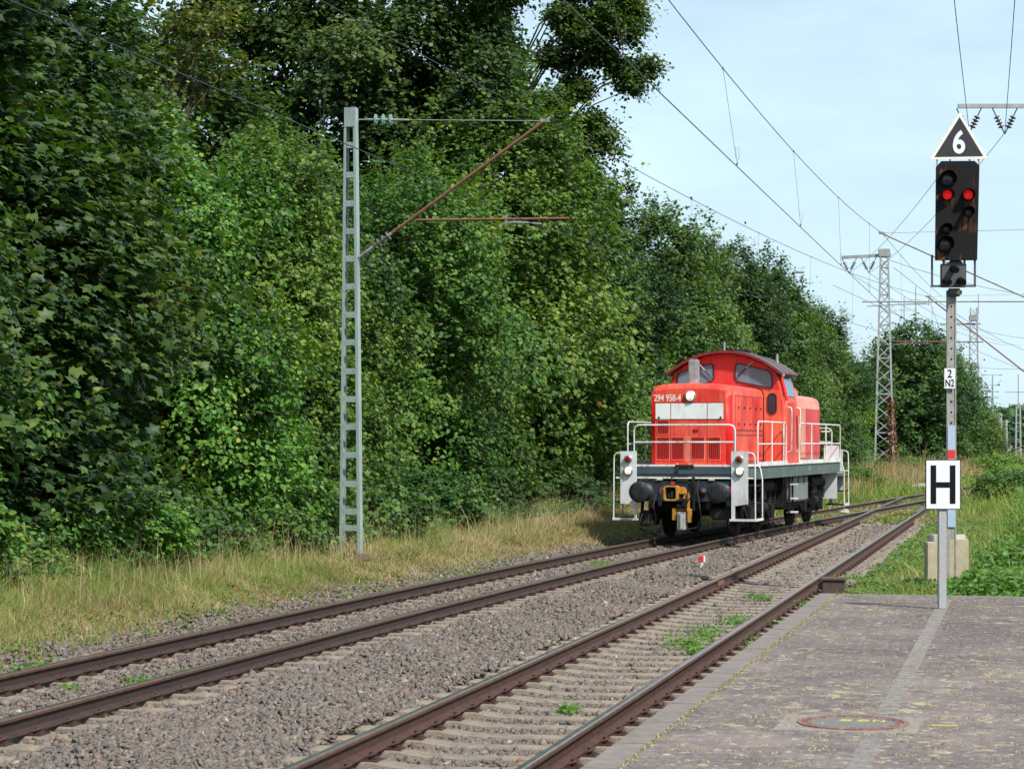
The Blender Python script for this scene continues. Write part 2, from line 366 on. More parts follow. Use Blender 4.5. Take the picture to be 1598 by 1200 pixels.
class MB:
    """collects simple solids into one mesh"""
    def __init__(s): s.v = []; s.f = []; s.mi = []; s.sm = []; s.cur = 0
    def add(s, vs, fs, smooth=False):
        b = len(s.v); s.v += [tuple(v) for v in vs]
        for f in fs: s.f.append(tuple(b + i for i in f)); s.mi.append(s.cur); s.sm.append(smooth)
        return s
    def box(s, x0, x1, y0, y1, z0, z1, mat=None):
        vs = [Vector((x, y, z)) for z in (z0, z1) for y in (y0, y1) for x in (x0, x1)]
        if mat: vs = [mat @ v for v in vs]
        return s.add(vs, [(0, 2, 3, 1), (4, 5, 7, 6), (0, 1, 5, 4), (2, 6, 7, 3), (0, 4, 6, 2), (1, 3, 7, 5)])
    def bbox(s, c, d, bev=0.01):   # chamfered box, centre and full size
        c, d = Vector(c), Vector(d) / 2
        bm = bmesh.new(); bmesh.ops.create_cube(bm, size=2)
        for v in bm.verts: v.co = Vector((v.co.x * d.x, v.co.y * d.y, v.co.z * d.z))
        bmesh.ops.bevel(bm, geom=list(bm.edges), offset=min(bev, min(d) * 0.9), segments=2, affect='EDGES')
        bm.verts.index_update()
        s.add([v.co + c for v in bm.verts], [[v.index for v in f.verts] for f in bm.faces]); bm.free(); return s
    def bar(s, p0, p1, w, h=None, up=(0, 0, 1)):
        h = h or w; p0, p1 = Vector(p0), Vector(p1); d = (p1 - p0).normalized(); up = Vector(up)
        if abs(d.dot(up)) > 0.98: up = Vector((0, 1, 0))
        a = d.cross(up).normalized(); b = a.cross(d).normalized()
        vs = [p + a * (i * w / 2) + b * (j * h / 2) for p in (p0, p1) for i, j in ((-1, -1), (1, -1), (1, 1), (-1, 1))]
        return s.add(vs, [(3, 2, 1, 0), (4, 5, 6, 7), (0, 1, 5, 4), (1, 2, 6, 5), (2, 3, 7, 6), (3, 0, 4, 7)])
    def tube(s, pts, r, n=8, caps=True):
        pts = [Vector(p) for p in pts]; rs = r if hasattr(r, '__len__') else [r] * len(pts)
        vs = []; prev = None
        for i, p in enumerate(pts):
            d = (pts[min(i + 1, len(pts) - 1)] - pts[max(i - 1, 0)]).normalized()
            if prev is None:
                a = d.cross(Vector((0, 0, 1)) if abs(d.z) < 0.95 else Vector((0, 1, 0))).normalized()
            else:
                a = (prev - d * prev.dot(d)).normalized()
            prev = a; b = d.cross(a)
            vs += [p + (a * math.cos(2 * math.pi * k / n) + b * math.sin(2 * math.pi * k / n)) * rs[i] for k in range(n)]
        fs = [(i * n + k, i * n + (k + 1) % n, (i + 1) * n + (k + 1) % n, (i + 1) * n + k) for i in range(len(pts) - 1) for k in range(n)]
        s.add(vs, fs, True)
        if caps: 
            s.add(vs[:n], [tuple(range(n - 1, -1, -1))]); s.add(vs[-n:], [tuple(range(n))])
        return s
    def cyl(s, p0, p1, r, n=16, r2=None): return s.tube([p0, p1], [r, r2 if r2 is not None else r], n)
    def disc_lathe(s, c, axis, prof, n=24):   # prof: list of (dist along axis, radius)
        c = Vector(c); d = Vector(axis).normalized()
        return s.tube([c + d * t for t, _ in prof], [max(r, 1e-4) for _, r in prof], n)
    def prism(s, poly, z0, z1, plane='xy', mat=None):
        n = len(poly)
        def P(p, t):
            q = {'xy': Vector((p[0], p[1], t)), 'xz': Vector((p[0], t, p[1])), 'yz': Vector((t, p[0], p[1]))}[plane]
            return mat @ q if mat else q
        vs = [P(p, z0) for p in poly] + [P(p, z1) for p in poly]
        return s.add(vs, [tuple(range(n - 1, -1, -1)), tuple(range(n, 2 * n))] + [(i, (i + 1) % n, n + (i + 1) % n, n + i) for i in range(n)])
    def loft(s, rings, smooth=True, cap=True, closed=True):
        n = len(rings[0]); vs = [v for r in rings for v in r]
        fs = [(i * n + k, i * n + (k + 1) % n, (i + 1) * n + (k + 1) % n, (i + 1) * n + k) for i in range(len(rings) - 1) for k in range(n if closed else n - 1)]
        s.add(vs, fs, smooth)
        if cap: s.add(rings[0], [tuple(range(n - 1, -1, -1))]); s.add(rings[-1], [tuple(range(n))])
        return s
    def mat(s, i): s.cur = i; return s
    def mesh(s, name, mats):
        me = bpy.data.meshes.new(name); me.from_pydata([tuple(v) for v in s.v], [], s.f)
        for m in (mats if isinstance(mats, (list, tuple)) else [mats]): me.materials.append(M[m] if isinstance(m, str) else m)
        me.polygons.foreach_set('material_index', s.mi); me.polygons.foreach_set('use_smooth', s.sm)
        bm = bmesh.new(); bm.from_mesh(me)
        bmesh.ops.recalc_face_normals(bm, faces=bm.faces); bm.to_mesh(me); bm.free()
        me.update(); return me
    def build(s, name, mats, parent=None, loc=None): return link(name, s.mesh(name, mats), parent, loc)

def text(name, body, size, mat, parent, loc, rot=(R(90), 0, 0), sx=1.0, bold=0.0, ext=0.002, align='CENTER'):
    cu = bpy.data.curves.new(name, 'FONT'); cu.body = body; cu.size = size; cu.extrude = ext; cu.offset = bold
    cu.align_x = align; cu.align_y = 'CENTER'; cu.materials.append(M[mat])
    tmp = bpy.data.objects.new('text_source', cu); COL.objects.link(tmp)
    bpy.context.view_layer.update()
    me = bpy.data.meshes.new_from_object(tmp.evaluated_get(bpy.context.evaluated_depsgraph_get()))
    bpy.data.objects.remove(tmp)
    o = link(name, me, parent); o.location = loc; o.rotation_euler = rot; o.scale = (sx, 1, 1); return o

# ------------------------------------------------------------------ numpy scatter
def np_mesh(name, V, Fk, k, tone, mat, smooth=False):
    me = bpy.data.meshes.new(name)
    nV, nF = len(V), len(Fk)
    me.vertices.add(nV); me.vertices.foreach_set('co', V.astype(np.float32).ravel())
    me.loops.add(nF * k); me.loops.foreach_set('vertex_index', Fk.astype(np.int32).ravel())
    me.polygons.add(nF); me.polygons.foreach_set('loop_start', np.arange(0, nF * k, k, dtype=np.int32))
    me.update(calc_edges=True)
    if tone is not None:
        at = me.attributes.new('tone', 'FLOAT', 'FACE'); at.data.foreach_set('value', tone.astype(np.float32))
    me.materials.append(M[mat]); 
    if smooth: me.polygons.foreach_set('use_smooth', np.ones(nF, dtype=bool))
    return me
def norm(a): return a / (np.linalg.norm(a, axis=-1, keepdims=True) + 1e-9)
def scatter(tv, tf, pos, frames, scale, tone):
    """tv (V,3) template, tf (F,k); pos (N,3); frames (N,3,3) columns; scale (N,) or (N,3)"""
    if scale.ndim == 1: scale = np.repeat(scale[:, None], 3, 1)
    N, V = len(pos), len(tv)
    L = tv[None] * scale[:, None, :]
    W = np.einsum('nij,nvj->nvi', frames, L) + pos[:, None, :]
    F = tf[None] + (np.arange(N) * V)[:, None, None]
    return W.reshape(-1, 3), F.reshape(-1, tf.shape[1]), np.repeat(tone, len(tf))
def frames_from(axis, nrm):
    y = norm(axis); z = norm(nrm - y * (nrm * y).sum(-1, keepdims=True)); x = np.cross(y, z)
    return np.stack([x, y, z], -1)
# leaf templates: y along the leaf, z normal
def maple():
    c = [0, 0.36, 0.05]
    tips = [(-0.42, 0.12, -0.05), (-0.56, 0.60, -0.08), (0, 1.0, -0.10), (0.56, 0.60, -0.08), (0.42, 0.12, -0.05)]
    notch = [(0, 0, 0), (-0.26, 0.34, 0), (-0.20, 0.66, 0), (0.20, 0.66, 0), (0.26, 0.34, 0), (0, 0, 0)]
    v = [c] + tips + notch[:5]
    f = [(0, 6, 1, 7), (0, 7, 2, 8), (0, 8, 3, 9), (0, 9, 4, 10), (0, 10, 5, 6)]
    return np.array(v, float), np.array(f)
def oval():
    v = [(0, 0, 0), (-0.36, 0.30, 0.04), (-0.32, 0.70, 0.03), (0, 1.0, -0.06), (0.32, 0.70, 0.03), (0.36, 0.30, 0.04), (0, 0.5, -0.02)]
    f = [(0, 6, 2, 1), (6, 3, 2, 2), (0, 5, 4, 6)]
    return np.array(v, float), np.array([(0, 1, 2, 6), (6, 2, 3, 4), (6, 4, 5, 0)])
def oakleaf():   # small bunch
    v = [(0, 0, 0), (-0.30, 0.5, 0.05), (0, 1.0, -0.05), (0.30, 0.5, 0.05)]
    return np.array(v, float), np.array([(0, 1, 2, 3)])
TPL = {'maple': maple(), 'oval': oval(), 'oak': oakleaf()}

def crown_mesh(name, seed, blobs, n_tw, lpt, leaf, twl, tpl, mat, up=0.35, droop=0.25, depth=0.16, axis_c=None, shoots=0.07):
    rng = np.random.default_rng(seed)
    B = np.array(blobs, float)                       # cx cy cz rx ry rz
    w = (B[:, 3] * B[:, 5]); w = w / w.sum()
    n0 = int(n_tw * 1.5)
    bi = rng.choice(len(B), n0, p=w)
    d = norm(rng.normal(size=(n0, 3)))
    rr = 1 - np.abs(rng.normal(0, depth, n0)); rr = np.clip(rr, 0.15, 1.12)
    o = B[bi, :3] + d * rr[:, None] * B[bi, 3:]
    keep = np.ones(n0, bool)
    for j in range(len(B)):
        q = np.linalg.norm((o - B[j, :3]) / B[j, 3:], axis=1)
        keep &= ~((q < 0.62) & (bi != j))
    o, d, bi = o[keep][:n_tw], d[keep][:n_tw], bi[keep][:n_tw]
    N = len(o)
    cen = np.array(axis_c if axis_c is not None else [0, 0, 0], float)
    out = o - cen; out[:, 2] *= 0.25; out = norm(out)
    td = norm(d * 0.6 + out * 0.5 + np.array([0, 0, up]) + rng.normal(0, 0.35, (N, 3)))
    tl = twl * rng.uniform(0.6, 1.3, N)
    blob_t = rng.normal(0, 0.12, len(B))[bi]; tw_t = rng.normal(0, 0.12, N)
    sh = (rng.random(N) < shoots) & (rr[keep][:n_tw] > .85)
    tl[sh] *= rng.uniform(1.6, 3.0, sh.sum()); tw_t[sh] += .16
    td[sh] = norm(td[sh] * [1, 1, .4] + [0, 0, .55])
    tt = (np.arange(lpt) + 0.5) / lpt
    t_ = (tt[None] + rng.uniform(-0.1, 0.1, (N, lpt)))
    side = norm(np.cross(td, np.array([0, 0, 1.0]) + rng.normal(0, 0.2, (N, 3))))
    sg = np.where(np.arange(lpt) % 2 == 0, 1.0, -1.0)[None, :, None]
    pos = o[:, None] + td[:, None] * (t_ * tl[:, None])[..., None] - np.array([0, 0, 1.0]) * ((t_ ** 2) * tl[:, None] * droop)[..., None]
    pos = pos + rng.normal(0, leaf * 0.35, pos.shape)
    ax = side[:, None] * sg * rng.uniform(0.5, 1.0, (N, lpt, 1)) + td[:, None] * 0.55 + rng.normal(0, 0.32, (N, lpt, 3)) - np.array([0, 0, 0.45])
    nm = np.array([0, 0, 0.75]) + out[:, None] * 0.65 + rng.normal(0, 0.42, (N, lpt, 3))
    pos, ax, nm = pos.reshape(-1, 3), ax.reshape(-1, 3), nm.reshape(-1, 3)
    sc = leaf * rng.uniform(0.6, 1.25, len(pos))
    tone = 0.42 + np.repeat(blob_t + tw_t, lpt) + rng.normal(0, 0.14, len(pos)) + np.tile(tt, N) * 0.12
    tone = np.clip(tone, 0, 0.955)
    odd = rng.random(len(pos)) < 0.004; tone[odd] = rng.uniform(0.955, 1.0, odd.sum())
    V, F, T = scatter(*TPL[tpl], pos, frames_from(ax, nm), sc, tone)
    return np_mesh(name, V, F, 4, T, mat)

def limbs_mesh(name, seed, H, r0, targets, lean=(0, 0)):
    rnd = random.Random(seed); b = MB()
    top = Vector((lean[0], lean[1], H))
    spine = [Vector((lean[0] * u ** 1.5 + rnd.uniform(-.05, .05) * H * .1 * (u > 0), lean[1] * u ** 1.5 + rnd.uniform(-.05, .05) * H * .1 * (u > 0), H * u)) for u in (0, .06, .2, .4, .6, .8, 1)]
    b.tube(spine, [r0 * 1.3, r0, r0 * .85, r0 * .68, r0 * .48, r0 * .3, r0 * .1], 9)
    for tg in targets:
        tg = Vector(tg); u = max(.12, min(.9, (tg.z - 0.12 * H - (tg.xy.length) * .5) / H))
        k = u * 6; i = min(5, int(k))
        us = (0, .06, .2, .4, .6, .8, 1)
        j = max(q for q in range(6) if us[q] <= u); f = (u - us[j]) / (us[j + 1] - us[j])
        s = spine[j].lerp(spine[j + 1], f)
        m1 = s.lerp(tg, .4) + Vector((0, 0, .06 * H * rnd.uniform(.1, .8))); m2 = s.lerp(tg, .75) + Vector((rnd.uniform(-.2, .2), rnd.uniform(-.2, .2), .03 * H))
        rb = r0 * (0.42 - .25 * u)
        b.tube([s, m1, m2, tg], [rb, rb * .7, rb * .45, rb * .12], 6)
    return b.mesh(name, 'bark')

def tree_blobs(seed, H, W, n, z0=0.1, spikes=0, top=0.3):
    rnd = random.Random(seed); out = []
    for i in range(n):
        u = (i + rnd.random()) / n
        z = z0 + u * (H - z0)
        prof = (0.80 + 0.2 * min(1, u / .3)) if u < .45 else 1 - (1 - top) * ((u - .45) / .55) ** 1.4
        rr = W * prof; a = i * 2.4 + rnd.uniform(-.5, .5); q = rnd.uniform(.55, 1.04) if i % 3 else rnd.uniform(.05, .3)
        s = W * (rnd.uniform(.24, .46) if i % 3 else rnd.uniform(.40, .52)) * (0.6 + 0.4 * prof)
        out.append((math.cos(a) * rr * q, math.sin(a) * rr * q, z * .95, s * rnd.uniform(.9, 1.2), s * rnd.uniform(.9, 1.2), s * rnd.uniform(.75, 1.15)))
    for i in range(spikes):
        a = rnd.uniform(0, 6.28); q = rnd.uniform(0, .75) * W; h = rnd.uniform(.5, 1.15)
        out.append((math.cos(a) * q, math.sin(a) * q, H * rnd.uniform(.88, 1.0) * (1 - .12 * q / W) + h * .3, .17, .17, h))
    return out

# ------------------------------------------------------------------ track geometry (world metres; rail top = 0)
def AR(Y):
    t = Y - 16.9
    if t < 0: return -3.975 + .243 * t
    if t < 48: return -3.975 + .243 * t + .001 * t * t
    return -3.975 + .243 * 48 + .001 * 48 * 48 + .339 * (t - 48)
def AM(Y):
    t = Y - 16.9
    return .243 if t < 0 else (.243 + .002 * t if t < 48 else .339)
def gx(m): return 1.505 * math.sqrt(1 + m * m)
def AL(Y): return AR(Y) - gx(AM(Y))
def AC(Y): return AR(Y) - gx(AM(Y)) / 2
TB = .237
def BL(Y): return -4.907 + TB * Y
def BR(Y):
    if Y < 78: return -3.36 + TB * Y
    if Y < 86: 
        u = (Y - 78) / 8; a = -3.36 + TB * Y; b = AR(Y); return a * (1 - u) + b * u
    return AR(Y)
def BC(Y): return (BL(Y) + BL(Y) + gx(TB)) / 2
TANG = math.atan(TB)
t2 = Vector((math.sin(TANG), math.cos(TANG)))      # along the tracks
r2 = Vector((math.cos(TANG), -math.sin(TANG)))     # to the right of them
PE = Vector((3.60, 25.50))                         # platform corner (edge, far end)

def ground_z(X, Y):
    """height of the terrain, numpy"""
    t = Y - 16.9
    ar = np.where(t < 0, -3.975 + .243 * t, np.where(t < 48, -3.975 + .243 * t + .001 * t * t, 9.993 + .339 * (t - 48)))
    d = X - (ar - .79)
    left = np.interp(-d, [0, 1.75, 2.15, 3.0, 4.2, 6.5, 12, 40], [-.24, -.24, -.12, .08, .28, .42, .45, .3])
    bc = -4.13 + TB * Y
    db = np.where(Y < 86, X - bc, X - ar)
    right = np.interp(db, [0, 1.6, 2.1, 3.5, 6, 9, 14, 60], [-.24, -.24, -.20, -.08, .22, .55, .75, .6])
    return np.where(d < 0, left, np.where(db > 0, right, -.24))

def grid_sheet(name, xs, ys, zoff, mat, zf=ground_z, jit=0.0):
    Xg, Yg = np.meshgrid(xs, ys)
    Z = zf(Xg, Yg) + zoff
    if jit: Z = Z + np.random.default_rng(5).normal(0, jit, Z.shape)
    V = np.stack([Xg, Yg, Z], -1).reshape(-1, 3)
    nx, ny = len(xs), len(ys)
    i = np.arange((ny - 1) * nx).reshape(ny - 1, nx)[:, :-1].ravel()
    F = np.stack([i, i + 1, i + 1 + nx, i + nx], -1)
    me = np_mesh(name, V, F, 4, None, mat, True)
    return link(name, me)
xs = np.concatenate([[-3000, -800, -300, -120], np.arange(-60, 80, .5), [120, 300, 800, 3000]])
ys = np.concatenate([[-3000, -600, -100, -20], np.arange(-5, 140, .8), np.arange(140, 300, 8), [400, 700, 1500, 4000]])
g = grid_sheet('ground', xs, ys, 0, 'earth'); tag(g, kind='structure')

# ballast bed: sheet in track coordinates, following both tracks
def strip_sheet(name, left, right, y0, y1, dy, nx, z, mat, edge_drop=0.0):
    ysn = np.arange(y0, y1 + dy, dy); V = []
    rng = np.random.default_rng(8)
    for Y in ysn:
        a, b = left(Y), right(Y)
        for k in range(nx + 1):
            u = k / nx; zz = z + rng.normal(0, .004)
            if k in (0, nx): zz -= edge_drop
            V.append((a + (b - a) * u, Y, zz))
    V = np.array(V); ny = len(ysn); n1 = nx + 1
    i = np.arange((ny - 1) * n1).reshape(ny - 1, n1)[:, :-1].ravel()
    F = np.stack([i, i + 1, i + 1 + n1, i + n1], -1)
    return link(name, np_mesh(name, V, F, 4, None, mat, True))
b = strip_sheet('ballast_bed', lambda Y: AC(Y) - 2.05, lambda Y: max(BC(Y), AC(Y)) + (1.75 if Y < 60 else 1.6), -6, 118, .4, 26, -.232, 'ballast_bed', .12)
tag(b, kind='structure')

# stones
def stones():
    rng = np.random.default_rng(11)
    P = []; SC = []
    for (y0, y1, dens, size) in ((9, 19, 900, .040), (19, 30, 760, .042), (30, 46, 420, .050), (46, 64, 170, .068), (64, 95, 60, .085)):
        width = 10.6; n = int(dens * width * (y1 - y0))
        Y = rng.uniform(y0, y1, n)
        lo = np.array([AC(y) - 2.35 for y in Y]); u = rng.random(n) * width
        X = lo + u
        hi = np.array([BC(y) + (1.72 if y < 26 else 1.9) for y in Y])
        ok = (X < hi) & ~((u < .55) & (rng.random(n) > u / .55))
        P.append(np.stack([X[ok], Y[ok]], -1)); SC.append(size * rng.lognormal(0, .28, ok.sum()))
    P = np.concatenate(P); SC = np.concatenate(SC)
    X, Y = P[:, 0], P[:, 1]
    ac = np.array([AC(y) for y in Y]); bc = np.array([BC(y) for y in Y]); am = np.array([AM(y) for y in Y])
    z = np.full(len(P), -.205)
    for cen, m, lev in ((ac, am, -.190), (bc, np.full(len(Y), TB), -.212)):
        d = (X - cen) / np.sqrt(1 + m * m)
        # stay off the rails
        off = (np.abs(np.abs(d) - .7525) < .115)
        SC[off] = 0
        within = np.abs(d) < .64
        z[within] = lev - .012
    # sleepers: drop most of the stones that would lie on their tops
    for cen, m, s0, pr in ((ac, am, sA0, .72), (bc, np.full(len(Y), TB), sB0, .975)):
        dx = X - cen; c = 1 / np.sqrt(1 + m * m); d = dx * c
        s = (Y - d * (-m * c)) 
        al = s0(X, Y, cen, m)
        fr = (al / .6) % 1.0
        on = (np.abs(fr - .5) > .5 - .13 / .6) & (np.abs(d) < 1.28)
        SC[on & (rng.random(len(X)) < pr)] = 0
        gap = (~on) & (np.abs(d) < 1.28)
        z[gap] -= .012
    between = ((X - ac) > 1.3) & ((X - bc) < -1.3)
    z[between] += .035 + .03 * np.sin(X[between] * 3 + Y[between]) 
    lft = (X - ac) < -1.35
    z[lft] -= .02
    dr_ = np.minimum(np.abs(np.abs((X - ac) / np.sqrt(1 + am * am)) - .7525), np.abs(np.abs((X - bc) / math.sqrt(1 + TB * TB)) - .7525))
    stain = np.clip(.85 - dr_ / .42, 0, .85) * rng.uniform(.3, 1, len(X))
    z[lft] = np.maximum(z[lft], ground_z(X[lft], Y[lft]) + .006)
    k = SC > 0; X, Y, z, SC, stain = X[k], Y[k], z[k], SC[k], stain[k]; N = len(X)
    q = norm(rng.normal(size=(N, 3)) * [1, 1, .5]); q2 = norm(rng.normal(0, .5, (N, 3)) + [0, 0, 1.0])
    fr = frames_from(q, q2)
    sc = SC[:, None] * rng.uniform(.6, 1.3, (N, 3)) * .5 * np.array([1.0, 1.15, .62])
    z = z + rng.uniform(-.01, .02, N)
    V0 = np.array([(x, y, w) for w in (-1, 1) for y in (-1, 1) for x in (-1, 1)], float)
    F0 = np.array([(0, 2, 3, 1), (4, 5, 7, 6), (0, 1, 5, 4), (2, 6, 7, 3), (0, 4, 6, 2), (1, 3, 7, 5)])
    Vs, Fs, Ts, Ss = [], [], [], []; off = 0
    var = rng.integers(0, 6, N)
    for v in range(6):
        mk = var == v
        tv = V0 * (1 + rng.uniform(-.62, .15, (8, 3)))
        V, F, T = scatter(tv, F0, np.stack([X, Y, z], -1)[mk], fr[mk], sc[mk], np.clip(rng.beta(1.6, 1.6, mk.sum()), 0, 1))
        Ss.append(np.repeat(stain[mk], 6)); Vs.append(V); Fs.append(F + off); Ts.append(T); off += len(V)
    me = np_mesh('ballast', np.concatenate(Vs), np.concatenate(Fs), 4, np.concatenate(Ts), 'ballast_stone')
    at = me.attributes.new('stain', 'FLOAT', 'FACE'); at.data.foreach_set('value', np.concatenate(Ss).astype(np.float32))
    return link('ballast', me)
# distance along each track of a sleeper grid
def arc_table(C):
    ysn = np.arange(0, 140, .05); xsn = np.array([C(y) for y in ysn])
    s = np.concatenate([[0], np.cumsum(np.hypot(np.diff(xsn), np.diff(ysn)))]); return ysn, s
_ya, _sa = arc_table(AC); _yb, _sb = arc_table(BC)
def sA0(X, Y, cen, m):
    d = (X - cen) / np.sqrt(1 + m * m); Yf = Y + d * m / np.sqrt(1 + m * m)
    return np.interp(Yf, _ya, _sa)
def sB0(X, Y, cen, m):
    d = (X - cen) / np.sqrt(1 + m * m); Yf = Y + d * m / np.sqrt(1 + m * m)
    return np.interp(Yf, _yb, _sb)
o = stones(); tag(o, 'loose grey and brown crushed stones filling the track bed', 'ballast', kind='stuff')

# rails and sleepers
PROF = [(-.062, -.159), (.062, -.159), (.062, -.148), (.018, -.133), (.009, -.118), (.009, -.048), (.033, -.036), (.0355, -.014), (.030, -.003), (.020, 0), (-.020, 0), (-.030, -.003), (-.0355, -.014), (-.033, -.036), (-.009, -.048), (-.009, -.118), (-.018, -.133), (-.062, -.148)]
def rail_mb(F, y0, y1, b=None):
    b = b or MB(); ysn = np.arange(y0, y1 + .01, 1.0); rings = []
    for Y in ysn:
        m = (F(Y + .1) - F(Y - .1)) / .2; c = 1 / math.sqrt(1 + m * m)
        rings.append([(F(Y) + p * c, Y - p * m * c, z) for p, z in PROF])
    n = len(PROF); base = len(b.v)
    for r in rings: b.v += r
    for i in range(len(rings) - 1):
        for k in range(n):
            k2 = (k + 1) % n
            b.f.append((base + i * n + k, base + i * n + k2, base + (i + 1) * n + k2, base + (i + 1) * n + k))
            b.mi.append(1 if k in (8, 9, 10) else (2 if k in (6, 7, 11, 12) else 0)); b.sm.append(False)
    b.add(rings[0], [tuple(range(n))]); b.add(rings[-1], [tuple(range(n - 1, -1, -1))])
    return b
def sleeper_mesh():
    b = MB(); hs = [(-1.30, .235, -.175), (-1.0, .24, -.172), (-.62, .22, -.172), (-.35, .20, -.200), (0, .19, -.206), (.35, .20, -.200), (.62, .22, -.172), (1.0, .24, -.172), (1.30, .235, -.175)]
    rings = []
    for x, w, z in hs:
        rings.append([(x, -w / 2 - .03, z - .12), (x, -w / 2, z - .012), (x, -w / 2 + .02, z), (x, w / 2 - .02, z), (x, w / 2, z - .012), (x, w / 2 + .03, z - .12)])
    b.loft(rings, smooth=False)
    return b.mesh('sleeper', 'sleeper_concrete')
def fastening_mesh(sx):
    b = MB()
    b.box(sx - .17, sx + .17, -.075, .075, -.174, -.160)
    for s in (-1, 1):
        x = sx + s * .095
        b.tube([(x - s * .02, -.05, -.145), (x + s * .03, -.055, -.125), (x + s * .045, 0, -.118), (x + s * .03, .055, -.125), (x - s * .02, .05, -.145)], .011, 6)
        b.cyl((x + s * .012, 0, -.165), (x + s * .012, 0, -.108), .018, 6)
        b.box(min(x, x + s * .06), max(x, x + s * .06), -.045, .045, -.16, -.145)
    return b.mesh('rail_fastening', 'rail_rust')
SLP, FL, FR_ = sleeper_mesh(), fastening_mesh(-.7525), fastening_mesh(.7525)
FL.name = 'rail_fastening'
def track(root_loc, label, C, Mf, y0, y1, rails, matname, tab, keep=100, group=None):
    root = empty('railway_track', root_loc); tag(root, label, 'railway track', group)
    for F, a, z in rails: rail_mb(F, a, z).build('rail', [matname, 'rail_head', 'rail_shoulder'], root, tuple(-x for x in root_loc))
    ya, sa = tab; rest = MB(); rnd = random.Random(3); n = 0
    k = math.ceil(np.interp(y0, ya, sa) / .6)
    pts = [(v.co.copy()) for v in SLP.vertices]; fcs = [tuple(p.vertices) for p in SLP.polygons]
    while True:
        Y = float(np.interp(k * .6, sa, ya)); k += 1
        if Y > y1: break
        ang = -math.atan(Mf(Y)); n += 1
        loc = Vector((C(Y), Y, 0)) - Vector(root_loc)
        if n <= keep:
            s = link('sleeper', SLP, root, loc); s.rotation_euler = (0, 0, ang)
            for me in (FL, FR_): link('rail_fastening', me, s)
        else:
            m_ = Matrix.Translation(loc) @ Matrix.Rotation(ang, 4, 'Z')
            for q in (SLP, FL, FR_):
                rest.add([m_ @ v.co for v in q.vertices], [tuple(p.vertices) for p in q.polygons])
    if rest.v: tag(rest.build('sleepers', 'sleeper_concrete', root), kind='stuff')
    return root
track((AC(16), 16, 0), 'curved railway track under the red locomotive, beside the grass verge', AC, AM, 6, 96,
      [(AL, -6, 135), (AR, -6, 135)], 'rail_rust_a', (_ya, _sa))
trB = track((BC(12), 12, 0), 'straight railway track alongside the paved platform edge', BC, lambda Y: TB, 3, 69,
      [(BL, -6, 85), (BR, -6, 86)], 'rail_rust', (_yb, _sb))
# short check rail by the turnout and a pair of fishplates
ck = rail_mb(lambda Y: BR(Y) - .11, 67, 72.5); ck.build('check_rail', ['rail_rust', 'rail_head', 'rail_shoulder'], trB, tuple(-x for x in trB.location))
fp = MB(); Yj = 34.6
for s in (-1, 1):
    d = Vector((math.cos(TANG), -math.sin(TANG), 0)) * (.022 * s)
    c = Vector((BL(Yj), Yj, -.085)) + d; u = Vector((math.sin(TANG), math.cos(TANG), 0)) * .32
    fp.bar(c - u, c + u, .02, .07)
fp.build('fishplate', 'rust_tube', trB, tuple(-x for x in trB.location))

# ------------------------------------------------------------------ platform (local x = right of the edge, y = along towards its end)
plat = empty('platform', (PE.x, PE.y, 0), -TANG); tag(plat, kind='structure')
def psheet(name, x0, x1, y0, y1, z, mat, thick=.5, parent=plat):
    b = MB(); b.box(x0, x1, y0, y1, z - thick, z); o = b.build(name, mat, parent); tag(o, kind='structure'); return o
psheet('paving', .228, 14, -45, -.16, .38, 'pavers', .6)
em = MB(); rnd = random.Random(2)
y = 0.0
while y > -44:
    em.bbox((.105, y - .5, .38 - .25 + rnd.uniform(-.002, .002)), (.21, .992, .5), .008); y -= 1.0
o = em.build('edge_slabs', 'edge_slab', plat); tag(o, kind='structure')
em = MB(); x = .212
while x < 14:
    em.bbox((x + .5, -.08, .38 - .25), (.99, .155, .5), .008); x += 1.0
o = em.build('end_kerb', 'edge_slab', plat); tag(o, kind='structure')
psheet('joint', .2105, .2275, -44, -.16, .372, 'joint_moss', .3)
psheet('platform_wall', .03, 13.9, -44.5, -.02, -.14, 'concrete', .3)
for (a, c) in ((-6.3, -.8), (-44, -12.5), (-11.4, -6.32)):
    pass
gm = MB(); y = -.9
while y > -40:
    if not (-12.35 < y < -11.25):
        gm.bbox((1.475, y - .1, .35), (.135, .197, .0685), .004)
    y -= .2
o = gm.build('guide_line', 'guide_pale', plat); tag(o, kind='structure')

# moss tufts in the slab joint and on the platform
def tufts():
    rng = np.random.default_rng(21)
    N = 5500
    y = rng.uniform(-24, -.3, N); x = .219 + rng.normal(0, .016, N) * (1 + .8 * np.sin(y * 3))
    n2 = 26000; c = rng.uniform([.25, -16], [5.5, -.3], (1100, 2)); ci = np.floor(1100 * rng.random(n2) ** 1.7).astype(int)
    x = np.concatenate([x, c[ci, 0] + rng.normal(0, .055, n2)]); y = np.concatenate([y, c[ci, 1] + rng.normal(0, .014, n2)])
    ok = x > .2; x, y = x[ok], y[ok]; N = len(x)
    ax = norm(np.stack([rng.normal(0, .7, N), rng.normal(0, .7, N), np.ones(N) * .8], -1)); nm = rng.normal(size=(N, 3))
    V, F, T = scatter(*TPL['oak'], np.stack([x, y, np.full(N, .374)], -1), frames_from(ax, nm), np.stack([rng.uniform(.006, .014, N), rng.uniform(.01, .028, N), np.full(N, .01)], -1), rng.uniform(0, 1, N))
    o = link('moss', np_mesh('moss', V, F, 4, T, 'moss_leaf')); o.location = plat.location; o.rotation_euler = plat.rotation_euler
    tag(o, 'dry yellow moss tufts growing in the platform joints', 'moss', kind='stuff')
tufts()

